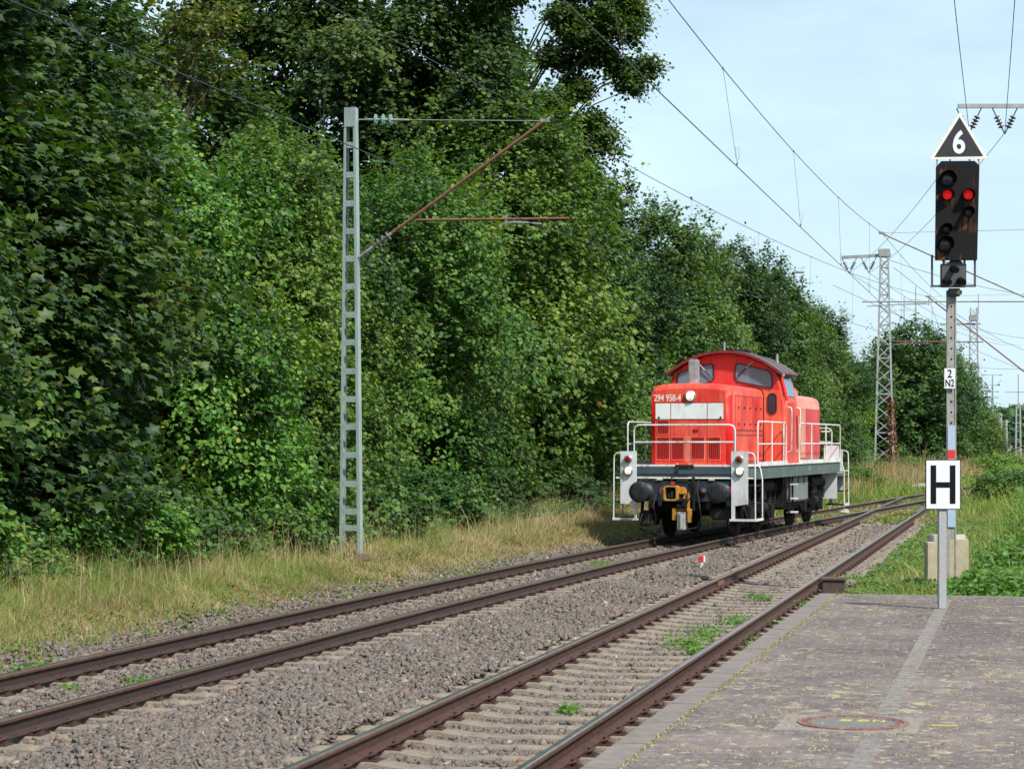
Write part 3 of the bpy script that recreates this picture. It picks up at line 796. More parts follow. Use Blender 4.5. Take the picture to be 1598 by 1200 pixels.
# manhole
mh = empty('manhole_cover', (2.15, 13.74, .38), -TANG); tag(mh, 'round rusty manhole cover with yellow marks set in the platform', 'manhole cover')
b = MB(); b.bbox((-.02, -.03, -.0225), (.90, .80, .046), .012); b.build('mortar_bed', 'mortar', mh)
b = MB()
def ring(b, r0, r1, z0, z1, n=48):
    for k in range(n):
        a0, a1 = 2 * math.pi * k / n, 2 * math.pi * (k + 1) / n
        q = [(math.cos(a) * r, math.sin(a) * r) for a, r in ((a0, r0), (a0, r1), (a1, r1), (a1, r0))]
        vs = [(x, y, z) for z in (z0, z1) for x, y in q]
        b.add(vs, [(3, 2, 1, 0), (4, 5, 6, 7), (0, 1, 5, 4), (1, 2, 6, 5), (2, 3, 7, 6), (3, 0, 4, 7)])
ring(b, .318, .350, -.02, .009); ring(b, .27, .312, -.02, .006)
for k in range(24):
    a = k / 24 * 6.283; b.bbox((math.cos(a) * .291, math.sin(a) * .291, .007), (.03, .03, .006), .004)
b.build('ring_frame', 'cover_rust', mh)
b = MB(); b.cyl((0, 0, -.02), (0, 0, .005), .268, 48); lid = b.build('lid', 'cover_grey', mh)
b = MB()
for x in (-.055, .055):
    b.box(x - .04, x + .04, .075, .088, .0052, .0064)
    for yy in (.0, .035, .07): b.box(x - .03, x + .04, yy + .06, yy + .076, .0052, .0066)
b.bar((.125, .055, .006), (.125, .15, .006), .014, .002); b.bar((.125, .15, .006), (.185, .055, .006), .014, .0022); b.bar((.185, .055, .006), (.185, .15, .006), .014, .002)
b.build('paint_marks', 'yellow_mark', lid)
b = MB(); b.bar((2.62, 13.62, .3825), (2.78, 13.60, .3825), .03, .003); o = b.build('paint_dash', 'yellow_mark'); tag(o, 'short yellow paint dash on the paving right of the manhole', 'paint mark')

# ------------------------------------------------------------------ stop board H
hs = empty('stop_board', ((1470 - 799) / FPX * 23.1, 23.1, .38), -R(4)); tag(hs, 'white square board with black H on a grey post at the platform end', 'railway sign')
b = MB(); b.bbox((0, 0, .53), (.088, .088, 1.06), .01); b.build('post', 'post_concrete', hs)
b = MB(); b.bbox((0.005, -.052, 1.32), (.372, .012, .53), .004); brd = b.build('board_rim', 'sign_black', hs)
b = MB(); b.box(-.171, .181, -.0605, -.0585, 1.065, 1.575); b.build('board_face', 'sign_white', hs)
b = MB()
for x in (-.097, .104): b.box(x - .029, x + .029, -.0635, -.0608, 1.118, 1.523)
b.box(-.067, .074, -.0633, -.0608, 1.288, 1.346)
b.build('letter', 'sign_black', hs)
b = MB()
for z in (1.2, 1.44): b.box(-.05, .05, -.046, .05, z, z + .03)
b.build('bracket', 'galvanised', hs)

# ------------------------------------------------------------------ main signal
SY = 33.0
sx = (1484 - 799) / FPX * SY
def zz(py, Y=SY): return CH + (HOR - py) / FPX * Y
sp = FPX / SY
sg = empty('railway_signal', (sx, SY, -.2), -R(3)); tag(sg, 'tall rusty black light signal with two red lamps lit and triangle 6 board', 'railway signal')
O = -(-.2)
def L(py): return zz(py) + O
def LX(px): return (px - 1484) / sp
b = MB()
b.bar((0, 0, 0), (0, 0, L(455)), .115, .10); b.bar((-.062, -.03, 0), (-.062, -.03, L(455)), .02, .06); b.bar((.062, -.03, 0), (.062, -.03, L(455)), .02, .06)
mast = b.build('mast', 'signal_mast', sg)
b = MB()
for z in np.arange(1.2, L(460), .16): b.cyl((0, -.056, z), (0, -.0505, z), .014, 8)
b.build('mast_hole', 'sign_black', mast)
b = MB(); b.box(-.052, .052, -.068, -.062, L(808), L(792 - 20)); 
b = MB(); b.box(-.058, .052, -.071, -.065, L(822), L(716)); b.box(-.058, .052, -.071, -.065, L(702), L(664)); b.build('mast_plate', 'mast_blue', sg)
b = MB(); b.box(-.058, .052, -.071, -.065, L(716) + .001, L(702) - .001); b.build('mast_plate', 'mast_red', sg)
b = MB(); b.bbox((LX(1480.5), -.095, L(591)), (.165, .012, .305), .004); np_ = b.build('number_plate', 'sign_white', sg)
text('lettering', '2', .17, 'sign_black', np_, (LX(1480.5), -.103, L(584)), sx=.85, bold=.002)
text('lettering', 'N2', .15, 'sign_black', np_, (LX(1480.5), -.103, L(598.5)), sx=.72, bold=.002)
# screen
scr = MB()
pl = [(LX(1457), L(408)), (LX(1521), L(408)), (LX(1524.5), L(262)), (LX(1517), L(254.5)), (LX(1466), L(254.5)), (LX(1458.5), L(263))]
scr.prism(pl, -.22, -.14, 'xz'); scr.box(LX(1464), LX(1516), -.14, .14, L(400), L(268))
screen = scr.build('screen', 'signal_black', sg)
def hood_lamp(px, py, r, lit):
    x, z = LX(px), L(py)
    b = MB(); b.disc_lathe((x, -.215, z), (0, -1, 0), [(0, r * 1.18), (.02, r * 1.18), (.021, r)], 24); h = b.build('lamp_housing', 'sign_black', sg)
    # visor: upper half tube with thickness
    b = MB(); n = 18; rr = r * 1.16
    for k in range(n):
        a0 = R(-25 + 230 * k / n); a1 = R(-25 + 230 * (k + 1) / n)
        def ln(a): return .20 * (.35 + .65 * max(0, math.sin(a)))
        q = []
        for a in (a0, a1):
            for R_ in (rr, rr + .006):
                q.append((x + math.cos(a) * R_, -.235, z + math.sin(a) * R_)); q.append((x + math.cos(a) * R_ * 1.04, -.235 - ln(a), z + math.sin(a) * R_ * 1.04 - .02))
        b.add(q, [(0, 1, 5, 4), (2, 6, 7, 3), (1, 3, 7, 5), (0, 4, 6, 2), (0, 2, 3, 1), (4, 5, 7, 6)])
    b.build('visor', 'sign_black', h)
    b = MB(); b.disc_lathe((x, -.232, z), (0, -1, 0), [(0, r * .98), (.012, r * .9), (.022, r * .55), (.026, .001)], 24)
    b.build('lens', 'signal_red' if lit else 'window_dark', h)
for a in ((1475, 282, .105, 0), (1475, 307, .075, 1), (1507, 307, .075, 1), (1507, 333, .068, 0), (1473, 359, .068, 0), (1471, 383, .105, 0)): hood_lamp(*a)
# lower unit and its frame
b = MB(); b.bbox((LX(1486), -.10, L(431)), (.375, .14, .355), .01); lu = b.build('shunt_panel', 'signal_grey', sg)
b = MB()
for px, py in ((1484, 421), (1473, 440), (1495, 440)):
    x, z = LX(px), L(py); b.tube([(x, -.16, z), (x, -.25, z), (x + .03, -.34, z - .035)], [.05, .055, .05], 14)
b.build('visor', 'sign_black', lu)
b = MB()
x0, x1, z0, z1 = LX(1453), LX(1519), L(447.5), L(409)
b.bar((x0, -.12, z0), (x0, -.12, z1 + .1), .03); b.bar((x1, -.12, z0), (x1, -.12, z1 + .1), .03)
b.bar((x0 - .015, -.12, z0), (x1 + .015, -.12, z0), .03); b.bar((LX(1471), -.12, z1 - .1), (LX(1471), -.12, z1 + .1), .03); b.bar((LX(1503), -.12, z1 - .12), (LX(1503), -.12, z1 + .1), .03)
b.bbox((LX(1488), -.05, L(457)), (.22, .18, .12), .03); b.bbox((LX(1490), -.05, L(411)), (.20, .16, .07), .02)
b.build('support_frame', 'signal_grey', sg)
# triangular speed board
def tri(k=1.0, cx=1493, cy=226.5):
    P_ = [(1448, 252), (1538, 251), (1494.5, 178)]
    return [(LX(cx + (x - cx) * k), L(cy + (y - cy) * k)) for x, y in P_]
b = MB(); b.prism(tri(1.0), -.20, -.185, 'xz'); td_ = b.build('speed_board', 'sign_cream', sg)
b = MB(); b.prism(tri(.83), -.2045, -.2015, 'xz'); b.build('board_field', 'sign_charcoal', td_)
text('lettering', '6', .47, 'sign_white', td_, (LX(1493), -.207, L(227)), sx=.82, bold=.012)
b = MB()
for px in (1460, 1480, 1510, 1524): b.bar((LX(px), -.17, L(262)), (LX(px), -.17, L(249)), .02)
b.build('board_bracket', 'galvanised', sg)

# concrete foundation of the signal
cf = empty('concrete_foundation', (sx - .03, SY + .1, -.3), -R(3)); tag(cf, 'yellowish concrete block around the foot of the signal mast', 'concrete block')
b = MB(); b.bbox((-.22, .02, .42), (.22, .34, 1.02), .012); b.build('side_slab', 'concrete_yellow', cf)
b = MB(); b.bbox((.145, .05, .48), (.30, .40, 1.0), .012); b.build('side_slab', 'concrete_yellow', cf)
b = MB(); b.bbox((.03, .30, .50), (.56, .14, 1.06), .012); b.build('back_slab', 'concrete_pale', cf)

# small red-white marker post between the tracks
mk = empty('marker_post', ((1095 - 799) / FPX * 40.0, 40.0, -.2)); tag(mk, 'tiny red and white marker stub in the ballast between the tracks', 'marker post')
b = MB(); b.bbox((0, 0, .1), (.06, .05, .2), .006); b.build('post', 'white_paint', mk)
b = MB(); b.bbox((-.012, -.002, .2), (.075, .07, .11), .008); b.build('red_cap', 'bright_red', mk)
b = MB(); b.bbox((.045, 0, .2), (.035, .06, .12), .008); b.build('white_cap', 'sign_white', mk)
# rusty timber/steel box beside the right rail
bx = empty('rusty_box', ((1289 - 799) / FPX * 33.2 + .12, 33.2, -.20), -TANG); tag(bx, 'low rusty brown box beside the rail at the platform corner', 'box')
b = MB(); b.bbox((0, 0, .10), (.34, .42, .30), .02); b.bbox((-.19, -.05, .16), (.08, .2, .1), .02); b.build('box_body', 'rust_box', bx)
b = MB(); b.bbox((0, 0, .265), (.38, .46, .04), .01); b.build('lid', 'rust_box', bx)
bx2 = empty('concrete_lump', ((1322 - 799) / FPX * 33.4, 33.4, -.17), .4); tag(bx2, 'small grey concrete piece lying right of the rusty box', 'concrete piece')
b = MB(); b.bbox((0, 0, .04), (.28, .16, .12), .03); b.bbox((.1, .05, .07), (.12, .16, .1), .03); b.build('slab', 'rust_box', bx2)

for px, Y, w_, lab in ((1316, 70.5, .34, 'small pale concrete cover lying where the two tracks meet'), (1430, 101.0, .95, 'pale slab in the grass left of the H board beyond the tracks')):
    X_ = (px - 799) / FPX * Y; z_ = float(ground_z(np.array([X_]), np.array([Y]))[0])
    q = empty('cable_cover', (X_, Y, z_), .2); tag(q, lab, 'concrete cover')
    b = MB(); b.bbox((0, 0, .09), (w_, .4, .14), .03); b.bbox((w_ * .2, .05, .18), (w_ * .5, .3, .06), .02); b.build('slab', 'concrete_pale', q)
# ------------------------------------------------------------------ overhead line
def insul(b, p, d, n=3, r=.075, gap=.11, core=.022, mat=1, m0=0):
    p, d = Vector(p), Vector(d).normalized()
    b.mat(m0); b.tube([p - d * .08, p + d * (gap * n + .02)], core, 8)
    b.mat(mat)
    for k in range(n):
        c = p + d * gap * (k + .4); b.disc_lathe(c, d, [(-.03, core), (-.012, r * .8), (0, r), (.008, r * .95), (.012, core)], 14)
    b.mat(0)
# near mast: steel frame mast of two channels with batten plates
MY = 37.4; MX = (548 - 799) / FPX * MY
ms = empty('catenary_mast', (MX, MY, .12), -R(16)); tag(ms, 'grey-green ladder-like catenary mast standing before the left hedge', 'catenary mast')
H_ = CH + (HOR - 170) / FPX * MY - .12
b = MB(); wb, wt = .385, .20
for s in (-1, 1):
    for dy in (-.09, .09):
        b.bar((s * (wb / 2 - .035), dy, 0), (s * (wt / 2 - .03), dy, H_), .075, .014) if False else None
    q = [Vector((s * wb / 2, 0, 0)), Vector((s * wt / 2, 0, H_))]
    # channel: web outward, flanges front and back
    for a, bb, yy0, yy1 in ((0, .010, -.075, .075), (.0, .052, -.103 + .025, -.068), (.0, .052, .068, .078)):
        vs = []
        for (w, z) in ((wb, 0), (wt, H_)):
            k = 1 if z == 0 else .8
            for x in (w / 2 - a * k, w / 2 - bb * k):
                for y_ in (yy0, yy1): vs.append((s * x, y_, z))
        b.add(vs, [(0, 1, 3, 2), (4, 6, 7, 5), (0, 4, 5, 1), (2, 3, 7, 6), (0, 2, 6, 4), (1, 5, 7, 3)])
fr_ = b.build('channel_frame', 'mast_green', ms)
b = MB()
zrungs = [L_ for L_ in [(CH + (HOR - y_) / FPX * MY - .12) for y_ in (823, 797, 754, 709, 665.5, 622.5, 579, 534, 491, 447, 404, 361, 318, 273.5, 227)]]
for k, z in enumerate(zrungs):
    w = wb + (wt - wb) * z / H_ - .13 * (1 if z < H_ * .5 else .95)
    for yy in (-.075, .075):
        bp = MB(); bp.box(-w / 2 - .01, w / 2 + .01, yy - .004, yy + .004, z - .055, z + .045)
        for bx_ in (-w / 2 + .012, w / 2 - .012): bp.cyl((bx_, yy - .010, z), (bx_, yy + .010, z), .009, 6)
        bp.build('batten_plate', 'mast_green', ms)
b.box(-wt / 2 + .005, wt / 2 - .005, -.085, -.079, H_ - .32, H_); b.box(-wt / 2 + .005, wt / 2 - .005, .079, .085, H_ - .32, H_)
b.box(-wt / 2, wt / 2, -.085, .085, H_, H_ + .012)
b.build('head_plate', 'mast_green', ms)
b = MB(); b.loft([[(-.32, -.25, -.25), (.32, -.25, -.25), (.32, .25, -.25), (-.32, .25, -.25)], [(-.34, -.25, .02), (.34, -.25, .02), (.34, .25, .02), (-.34, .25, .02)], [(-.2, -.15, .12), (.2, -.15, .12), (.2, .15, .12), (-.2, .15, .12)]], False); b.build('foundation', 'rust_box', ms)

def cantilever(parent, base, tip, steady_tip, sgn, top, arm_len=.9, tube_mat='rust_tube', tie_from=None, ins='insulator_green', droop=.12):
    """base: foot of the inclined tube on the mast; tip: head over the track; all in parent space; sgn: direction of the track from the mast"""
    base, tip, st = Vector(base), Vector(tip), Vector(steady_tip)
    d = (tip - base).normalized()
    b = MB(); b.tube([base, base + d * .35], .03, 8); insul(b, base + d * .40, d, 3, .085, .10, .03, 1)
    b.mat(0); b.bar(base - Vector((sgn * .16, 0, 0)), base + Vector((0, 0, 0)), .04, .03)
    root = b.build('strut_insulator', ['galvanised', 'insulator_dark'], parent)
    b = MB(); b.tube([base + d * .72, tip], .028, 10); arm = b.build('cantilever_arm', tube_mat, parent)
    b = MB(); b.bbox(tip, (.16, .06, .06), .01); b.tube([tip - Vector((sgn * .02, 0, .0)), tip + Vector((sgn * .1, 0, .05))], .018, 6); b.build('head_clamp', 'galvanised', arm)
    if tie_from is not None:
        tf = Vector(tie_from); dd = (tip - tf).normalized()
        b = MB(); b.tube([tf + dd * .05, tf + dd * .3], .012, 6); insul(b, tf + dd * .30, dd, 3, .10, .135, .02, 1); b.mat(0)
        b.tube([tf + dd * .66, tf + dd * .95], .02, 6); b.tube([tf + dd * .9, tip], .0075, 6); b.build('top_tie', ['galvanised', ins], parent)
    # steady tube
    # the point of the arm at the height of the steady tube
    k = (st.z + .0 - base.z) / (tip.z - base.z); j = base.lerp(tip, max(.3, k))
    b = MB(); b.tube([j + Vector((sgn * .04, 0, -.05)), st], .02, 8); stt = b.build('steady_tube', tube_mat, parent)
    b = MB(); m = Vector(j).lerp(st, .60); e = m + Vector((sgn * arm_len, 0, -droop))
    b.bar(m + Vector((0, 0, .05)), m + Vector((0, 0, -.12)), .03); b.tube([m + Vector((0, 0, -.08)), m + Vector((sgn * arm_len * .5, 0, -.085)), e + Vector((0, 0, 0))], .014, 6)
    b.tube([m + Vector((sgn * .05, 0, -.05)), e], .006, 5)
    b.build('steady_arm', 'galvanised', stt)
    return e
def near_a(px):      # reach along the arm (the arm swings towards the camera)
    k_ = (px - 799) / FPX; return (k_ * MY - MX) / (math.cos(R(16)) + k_ * math.sin(R(16)))
def near_p(px, py):
    a_ = near_a(px); Yp = MY - a_ * math.sin(R(16)); return (a_, 0, CH + (HOR - py) / FPX * Yp - .12)
# in mast space: arm runs along local +x
hb = CH + (HOR - 402) / FPX * MY - .12
ht = CH + (HOR - 187) / FPX * MY - .12
hst = CH + (HOR - 341) / FPX * MY - .12
cs = math.cos(R(16)) * (1 + .0)
def ax_(px): return ((px - 799) / FPX * MY - MX) / cs * .995
e_near = cantilever(ms, near_p(560, 402), near_p(850, 189), near_p(888, 341), 1, ht, .62, tie_from=near_p(556, 187))

def wire(name, pts, r, label, cat='overhead wire', mat='wire_dark', group=None, drops=None):
    b = MB(); pts = [Vector(p) for p in pts]; root = b.tube(pts, r, 6).build(name, mat)
    tag(root, label, cat, group)
    return root
def lerp3(a, b, n, sag=0.0):
    a, b = Vector(a), Vector(b); return [a.lerp(b, i / n) - Vector((0, 0, 4 * sag * (i / n) * (1 - i / n))) for i in range(n + 1)]
def P3(px, py, Y): return Vector(((px - 799) / FPX * Y, Y, CH + (HOR - py) / FPX * Y))

def catenary(pc0, pc1, pm0, pm1, sag, label_c, label_m, ndrop, r=.0065, rc=.0065, dsize=.0028):
    """contact wire pc0-pc1, messenger pm0-pm1 with droppers as its parts"""
    wire('contact_wire', lerp3(pc0, pc1, 10, .02), rc, label_c)
    ms_ = lerp3(pm0, pm1, 26, sag); m = wire('messenger_wire', ms_, r, label_m)
    a, b_ = Vector(pm0), Vector(pm1)
    for k in range(ndrop):
        u = (k + .5) / ndrop
        t_ = a.lerp(b_, u) - Vector((0, 0, 4 * sag * u * (1 - u))); c_ = Vector(pc0).lerp(Vector(pc1), (t_.y - pc0[1]) / (pc1[1] - pc0[1]))
        b = MB(); b.tube([t_, t_.lerp(c_, .93)], dsize, 5); b.tube([c_ + Vector((0, 0, .02)), c_ + Vector((.03, 0, .12)), c_ + Vector((.02, 0, .24)), c_ + Vector((-.02, 0, .24)), c_ + Vector((-.01, 0, .1)), c_ + Vector((0, 0, .02))], dsize * .8, 4)
        b.bbox(c_ + Vector((0, 0, .012)), (.02, .03, .03), .004); b.bbox(t_, (.02, .03, .03), .004)
        b.build('dropper', 'wire_dark', m)
    return m
cwA = P3(838, 352, MY - .9); mwA = P3(854, 187, MY - .93)
A0c = Vector((AC(-14) + .3, -14, 5.85)); A0m = Vector((AC(-14) + .3, -14, 7.65))
catenary(A0c, cwA, A0m, mwA, .45, 'black contact wire crossing in front of the left trees and mast', 'high messenger wire over the curved track ending at the near mast head', 7)
AY2 = 82.0
cwA2 = P3(1452, 541, AY2); mwA2 = P3(1449, 463, AY2)
catenary(cwA, cwA2, mwA, mwA2, .40, 'thin contact wire running above the locomotive towards the distance', 'thin messenger wire above the hedge tops right of the oak', 7)
cwB = P3(1447, 474, 57.7); cwB = Vector((9.75, 57.7, CH + (HOR - 471) / FPX * 57.7 - .02)); mwB = P3(1376, 363, 57.7)
B0c = Vector((BC(4) - .75, 4, 5.80)); B0m = Vector((BC(6) - .5, 4, 7.65))
cB18 = P3(880, 0, 18.0); dd = (cwB - cB18) / (cwB.y - cB18.y); B0c = cB18 + dd * (4 - 18)
B0c.z = 5.8
catenary(B0c, cwB, Vector((-2.2, 8.3, 7.69)), mwB, .61, 'thick contact wire over the platform track, crossing the open sky', 'messenger wire with droppers, highest of the two over the platform track', 6)
# continues beyond
catenary(cwB, cwA2 + Vector((.6, 0, 0)), mwB, mwA2 + Vector((.5, 0, 0)), .10, 'short contact wire span between the two sky cantilevers', 'short messenger span between the two sky cantilevers', 2)
F2 = Vector((26.3, 130, 5.7)); catenary(cwA2, F2, mwA2, F2 + Vector((0, 0, 1.8)), .35, 'distant contact wire beyond the turnout', 'distant messenger wire beyond the turnout', 5)

# cantilevers reaching in from masts right of the picture
def lattice_mast(name, loc, H, wb, wt, nb, mat, rz, label, group=None):
    root = empty(name, loc, rz); tag(root, label, 'catenary mast', group)
    b = MB(); c = wb * .10
    P_ = lambda sx_, sy_, z: Vector((sx_ * (wb + (wt - wb) * z / H) / 2, sy_ * (wb + (wt - wb) * z / H) / 2, z))
    for sx_ in (-1, 1):
        for sy_ in (-1, 1): b.bar(P_(sx_, sy_, -.5), P_(sx_, sy_, H), c)
    b.build('corner_posts', mat, root)
    b = MB(); zs = [0]; z = 0
    for k in range(nb):
        z += 1 - .45 * k / nb; zs.append(z)
    zs = [q / z * H for q in zs]
    for k in range(nb):
        z0, z1 = zs[k], zs[k + 1]; f = 1 if k % 2 else -1
        for fc in range(4):
            e = [(-1, -1), (1, -1), (1, 1), (-1, 1)]; p, q = e[fc], e[(fc + 1) % 4]
            if f < 0: p, q = q, p
            b.bar(P_(*p, z0), P_(*q, z1), c * .55)
            if k % 3 == 0: b.bar(P_(*p, z0), P_(*q, z0), c * .55)
    b.build('lattice_bracing', mat, root)
    return root
def v_insul(b, top1, top2, bot):
    for t_ in (top1, top2):
        t_, bo = Vector(t_), Vector(bot); d = (bo - t_); Ld = d.length; d.normalize()
        b.mat(0); b.tube([t_, bo], .022, 5); b.mat(1)
        for k in range(4):
            c = t_ + d * (Ld * (.35 + .12 * k)); b.disc_lathe(c, d, [(-.05, .03), (0, .13), (.05, .03)], 8)
    b.mat(0)
rs = lattice_mast('catenary_mast', (14.4 + 3.4, 57.7, 0), 8.6, .7, .4, 12, 'far_steel', -TANG, 'steel mast just outside the right edge carrying the nearer sky cantilever')
def to_local(root, p):
    return (Matrix.Translation(root.location) @ root.rotation_euler.to_matrix().to_4x4()).inverted() @ Vector(p)
def cant_from(root, tip_w, st_w, e_w, sgn=-1, mt='galvanised'):
    tip, st = to_local(root, tip_w), to_local(root, st_w)
    base = Vector((sgn * .3, tip.y, tip.z - 3.55)) 
    return cantilever(root, base, tip, st, sgn, 0, 1.6, tube_mat=mt, tie_from=Vector((sgn * .25, tip.y, tip.z + .02)), ins='insulator_dark')
tipB = P3(1376, 364, 57.7); 
cant_from(rs, tipB, P3(1345, 471, 57.7), None)
rs2 = lattice_mast('catenary_mast', (20.6, 82, 0), 8.8, .7, .4, 12, 'far_steel', -R(18), 'second steel mast outside the right edge carrying the farther sky cantilever')
cant_from(rs2, P3(1448, 463, 82), P3(1388, 533, 82), None, mt='rust_tube')
# portal mast with crossarm (upper right)
rs3 = lattice_mast('catenary_mast', (19.2, 74, 0), 14.0, 1.1, .55, 14, 'far_steel', 0, 'tall mast at the right edge holding the crossarm above the signal')
zc = CH + (HOR - 166) / FPX * 74
b = MB(); b.bar((P3(1495, 167, 74).x - 19.2, 0, zc), (1.6, 0, zc), .12, .14); rs3a = b.build('crossarm', 'far_steel', rs3)
b = MB()
for px in (1512, 1568):
    c = P3(px, 208, 74).x - 19.2
    v_insul(b, (c - .42, 0, zc - .08), (c + .42, 0, zc - .08), (c, 0, zc - .95))
b.build('v_insulator', ['wire_dark', 'insulator_dark'], rs3a)
# the big lattice mast in the middle distance
FMY = 130.0
fm = lattice_mast('catenary_mast', (P3(1380, 700, FMY).x, FMY, .2), CH + (HOR - 392) / FPX * FMY - .2, 1.12, .42, 20, 'far_steel', -R(10), 'tall pale lattice mast with crossarm left of the signal, ivy on its foot')
zt = CH + (HOR - 398) / FPX * FMY - .2
b = MB(); b.bar((P3(1314, 400, FMY).x - fm.location.x, 0, zt - .12), (.4, 0, zt), .16, .18); fma = b.build('crossarm', 'far_steel', fm)
b = MB()
for px in (1326, 1356):
    c = P3(px, 426, FMY).x - fm.location.x; v_insul(b, (c - .45, 0, zt - .15), (c + .45, 0, zt - .12), (c, 0, zt - 1.05))
b.build('v_insulator', ['wire_dark', 'insulator_dark'], fma)
b = MB(); b.bbox((0, 0, zt + .1), (.7, .6, .5), .04); b.build('head_plate', 'far_steel', fm)
b = MB(); b.bbox((-.95, -.2, .9), (.55, .4, 1.15), .04); b.bar((-.9, -.2, .3), (.3, -.2, .3), .08); b.bar((-.7, -.2, 1.2), (.2, -.2, 1.2), .08); b.build('switch_box', 'galvanised', fm)
def ivy():
    rng = np.random.default_rng(4); N = 900
    z = rng.uniform(.6, 4.6, N); a = rng.uniform(0, 6.28, N); rr = rng.uniform(.05, .32, N) * (1.2 - z / 6)
    pos = np.stack([.5 - z * .03 + np.cos(a) * rr, -.4 + np.sin(a) * rr, z], -1)
    V, F, T = scatter(*TPL['oval'], pos, frames_from(rng.normal(size=(N, 3)) - [0, 0, .6], rng.normal(size=(N, 3)) - [0, .6, 0]), rng.uniform(.1, .22, N), rng.uniform(0, 1, N))
    link('ivy', np_mesh('ivy', V, F, 4, T, 'leaf_rust'), fm)
ivy()
# feeder lines between the two crossarms and towards the camera
for k, (pn, pm, pf) in enumerate((((1487, 0, 51.2), (1513, 208, 74), (1326, 426, 130)), ((1585, 0, 51.2), (1568, 208, 74), (1356, 426, 130)))):
    n = ('left', 'right')[k]
    a, m_, f_ = P3(*pn), P3(*pm), P3(*pf)
    wire('feeder_wire', lerp3(a + (a - m_) * 1.6 + Vector((0, 0, 1.6)), m_, 12, .35), .011, f'steep feeder wire, {n} of the two rising above the triangle board')
    wire('feeder_wire', lerp3(m_, f_, 12, .5), .011, f'slanting feeder wire from the crossarm to the far mast, {n} of the pair')
    wire('feeder_wire', lerp3(f_, f_ + Vector((30, 90, -.4)), 10, .8), .012, f'far feeder wire beyond the tall lattice mast, {n} of the pair')
# cross wires and more far wires
FW = [((1080, 305, 90), (1700, 500, 210), .0), ]
wire('span_wire', lerp3(P3(1300, 445, 100), P3(1700, 618, 150), 8, .2), .009, 'thin wire descending right behind the signal screen')
wire('span_wire', lerp3(P3(1385, 405, 130), P3(1700, 470, 140), 8, .5), .014, 'nearly level wire from the tall lattice mast to the right edge')
wire('span_wire', lerp3(P3(1395, 418, 130), P3(1640, 560, 190), 8, .8), .014, 'sloping wire from the tall lattice mast towards the far mast')
wire('span_wire', lerp3(P3(1500, 507, 190), P3(1700, 532, 190), 8, .5), .016, 'faint level wire at the head of the second lattice mast')
wire('span_wire', lerp3(P3(1500, 572, 190), P3(1700, 574, 190), 8, .2), .016, 'faint level wire halfway up the second lattice mast')

# further masts
f2 = lattice_mast('catenary_mast', (P3(1519.5, 700, 190).x, 190, 0), 13.8, 1.0, .55, 16, 'far_steel', -R(10), 'second lattice mast right of the signal mast, middle distance')
b = MB(); b.bar((-2.9, 0, 12.4), (.6, 0, 12.4), .14, .16); b.bar((-2.3, 0, 6.4), (0, 0, 6.4), .12); b.bbox((0, 0, 12.9), (.8, .7, .5), .05); b.tube([(.4, 0, 13.2), (.4, 0, 15)], .04, 5)
for z in (5.4, 6.3, 8.8): b.bbox((.1, -.3, z), (.7, .5, .45), .08)
b.build('crossarm', 'far_steel', f2)
lp = empty('light_mast', (P3(1549, 700, 260).x, 260, 0)); tag(lp, 'thin far light mast with four short crossbars', 'light mast')
b = MB(); b.tube([(0, 0, 0), (0, 0, 6), (0, 0, 10.1)], [.22, .16, .06], 8); b.build('pole', 'mast_green', lp)
b = MB()
for z, w in ((10.1, 1.0), (8.9, .7), (8.1, .6), (7.4, .5)): b.bar((-w, 0, z), (w, 0, z), .07); b.bbox((-w, 0, z), (.3, .2, .14), .02); b.bbox((w, 0, z), (.3, .2, .14), .02)
b.build('crossbar', 'mast_green', lp)
for px, top, Y, wdt, lab in ((1560, 645, 260, .42, 'short grey far pole beside the light mast'), (1570, 655, 230, .22, 'slim wooden-looking far pole before the white gable')):
    q = empty('concrete_pole', (P3(px, 700, Y).x, Y, 0)); tag(q, lab, 'pole')
    h = CH + (HOR - top) / FPX * Y; b = MB(); b.tube([(0, 0, 0), (0, 0, h)], [wdt, wdt * .7], 8); b.build('pole_shaft', 'far_steel', q)
    b = MB(); b.bar((-.6, 0, h - .2), (.4, 0, h - .2), .1); b.build('cap_bar', 'far_steel', q)
f3 = empty('catenary_mast', (P3(1589, 700, 240).x, 240, 0)); tag(f3, 'pale twin-legged far mast at the right edge of the photo', 'catenary mast')
h = CH + (HOR - 612) / FPX * 240
b = MB(); b.bar((-.28, 0, 0), (-.2, 0, h - 1.5), .16); b.bar((.28, 0, 0), (.2, 0, h - 1.5), .16); b.bar((0, 0, h - 1.8), (0, 0, h + 2), .1)
for k in range(7): b.bar((-.25, 0, .6 + k * .9), (.25, 0, .6 + k * .9), .08)
b.build('twin_posts', 'far_steel', f3)
b = MB(); b.bar((-1.4, 0, h), (1.5, 0, h), .1); b.bar((-1.1, 0, h - 1.3), (1.6, 0, h - 1.5), .08); b.build('crossarm', 'far_steel', f3)
# street lamp behind the hedge
sl = empty('street_lamp', (P3(1239, 600, 118).x, 118, .2)); tag(sl, 'street lamp head peeping over the hedge right of the oak', 'street lamp')
h = CH + (HOR - 425) / FPX * 118 - .2
b = MB(); b.tube([(0, 0, 0), (0, 0, h - .05)], [.09, .05], 8); b.build('pole', 'galvanised', sl)
b = MB(); b.bbox((.25, 0, h), (.62, .26, .12), .03); b.build('lamp_head', 'galvanised', sl)
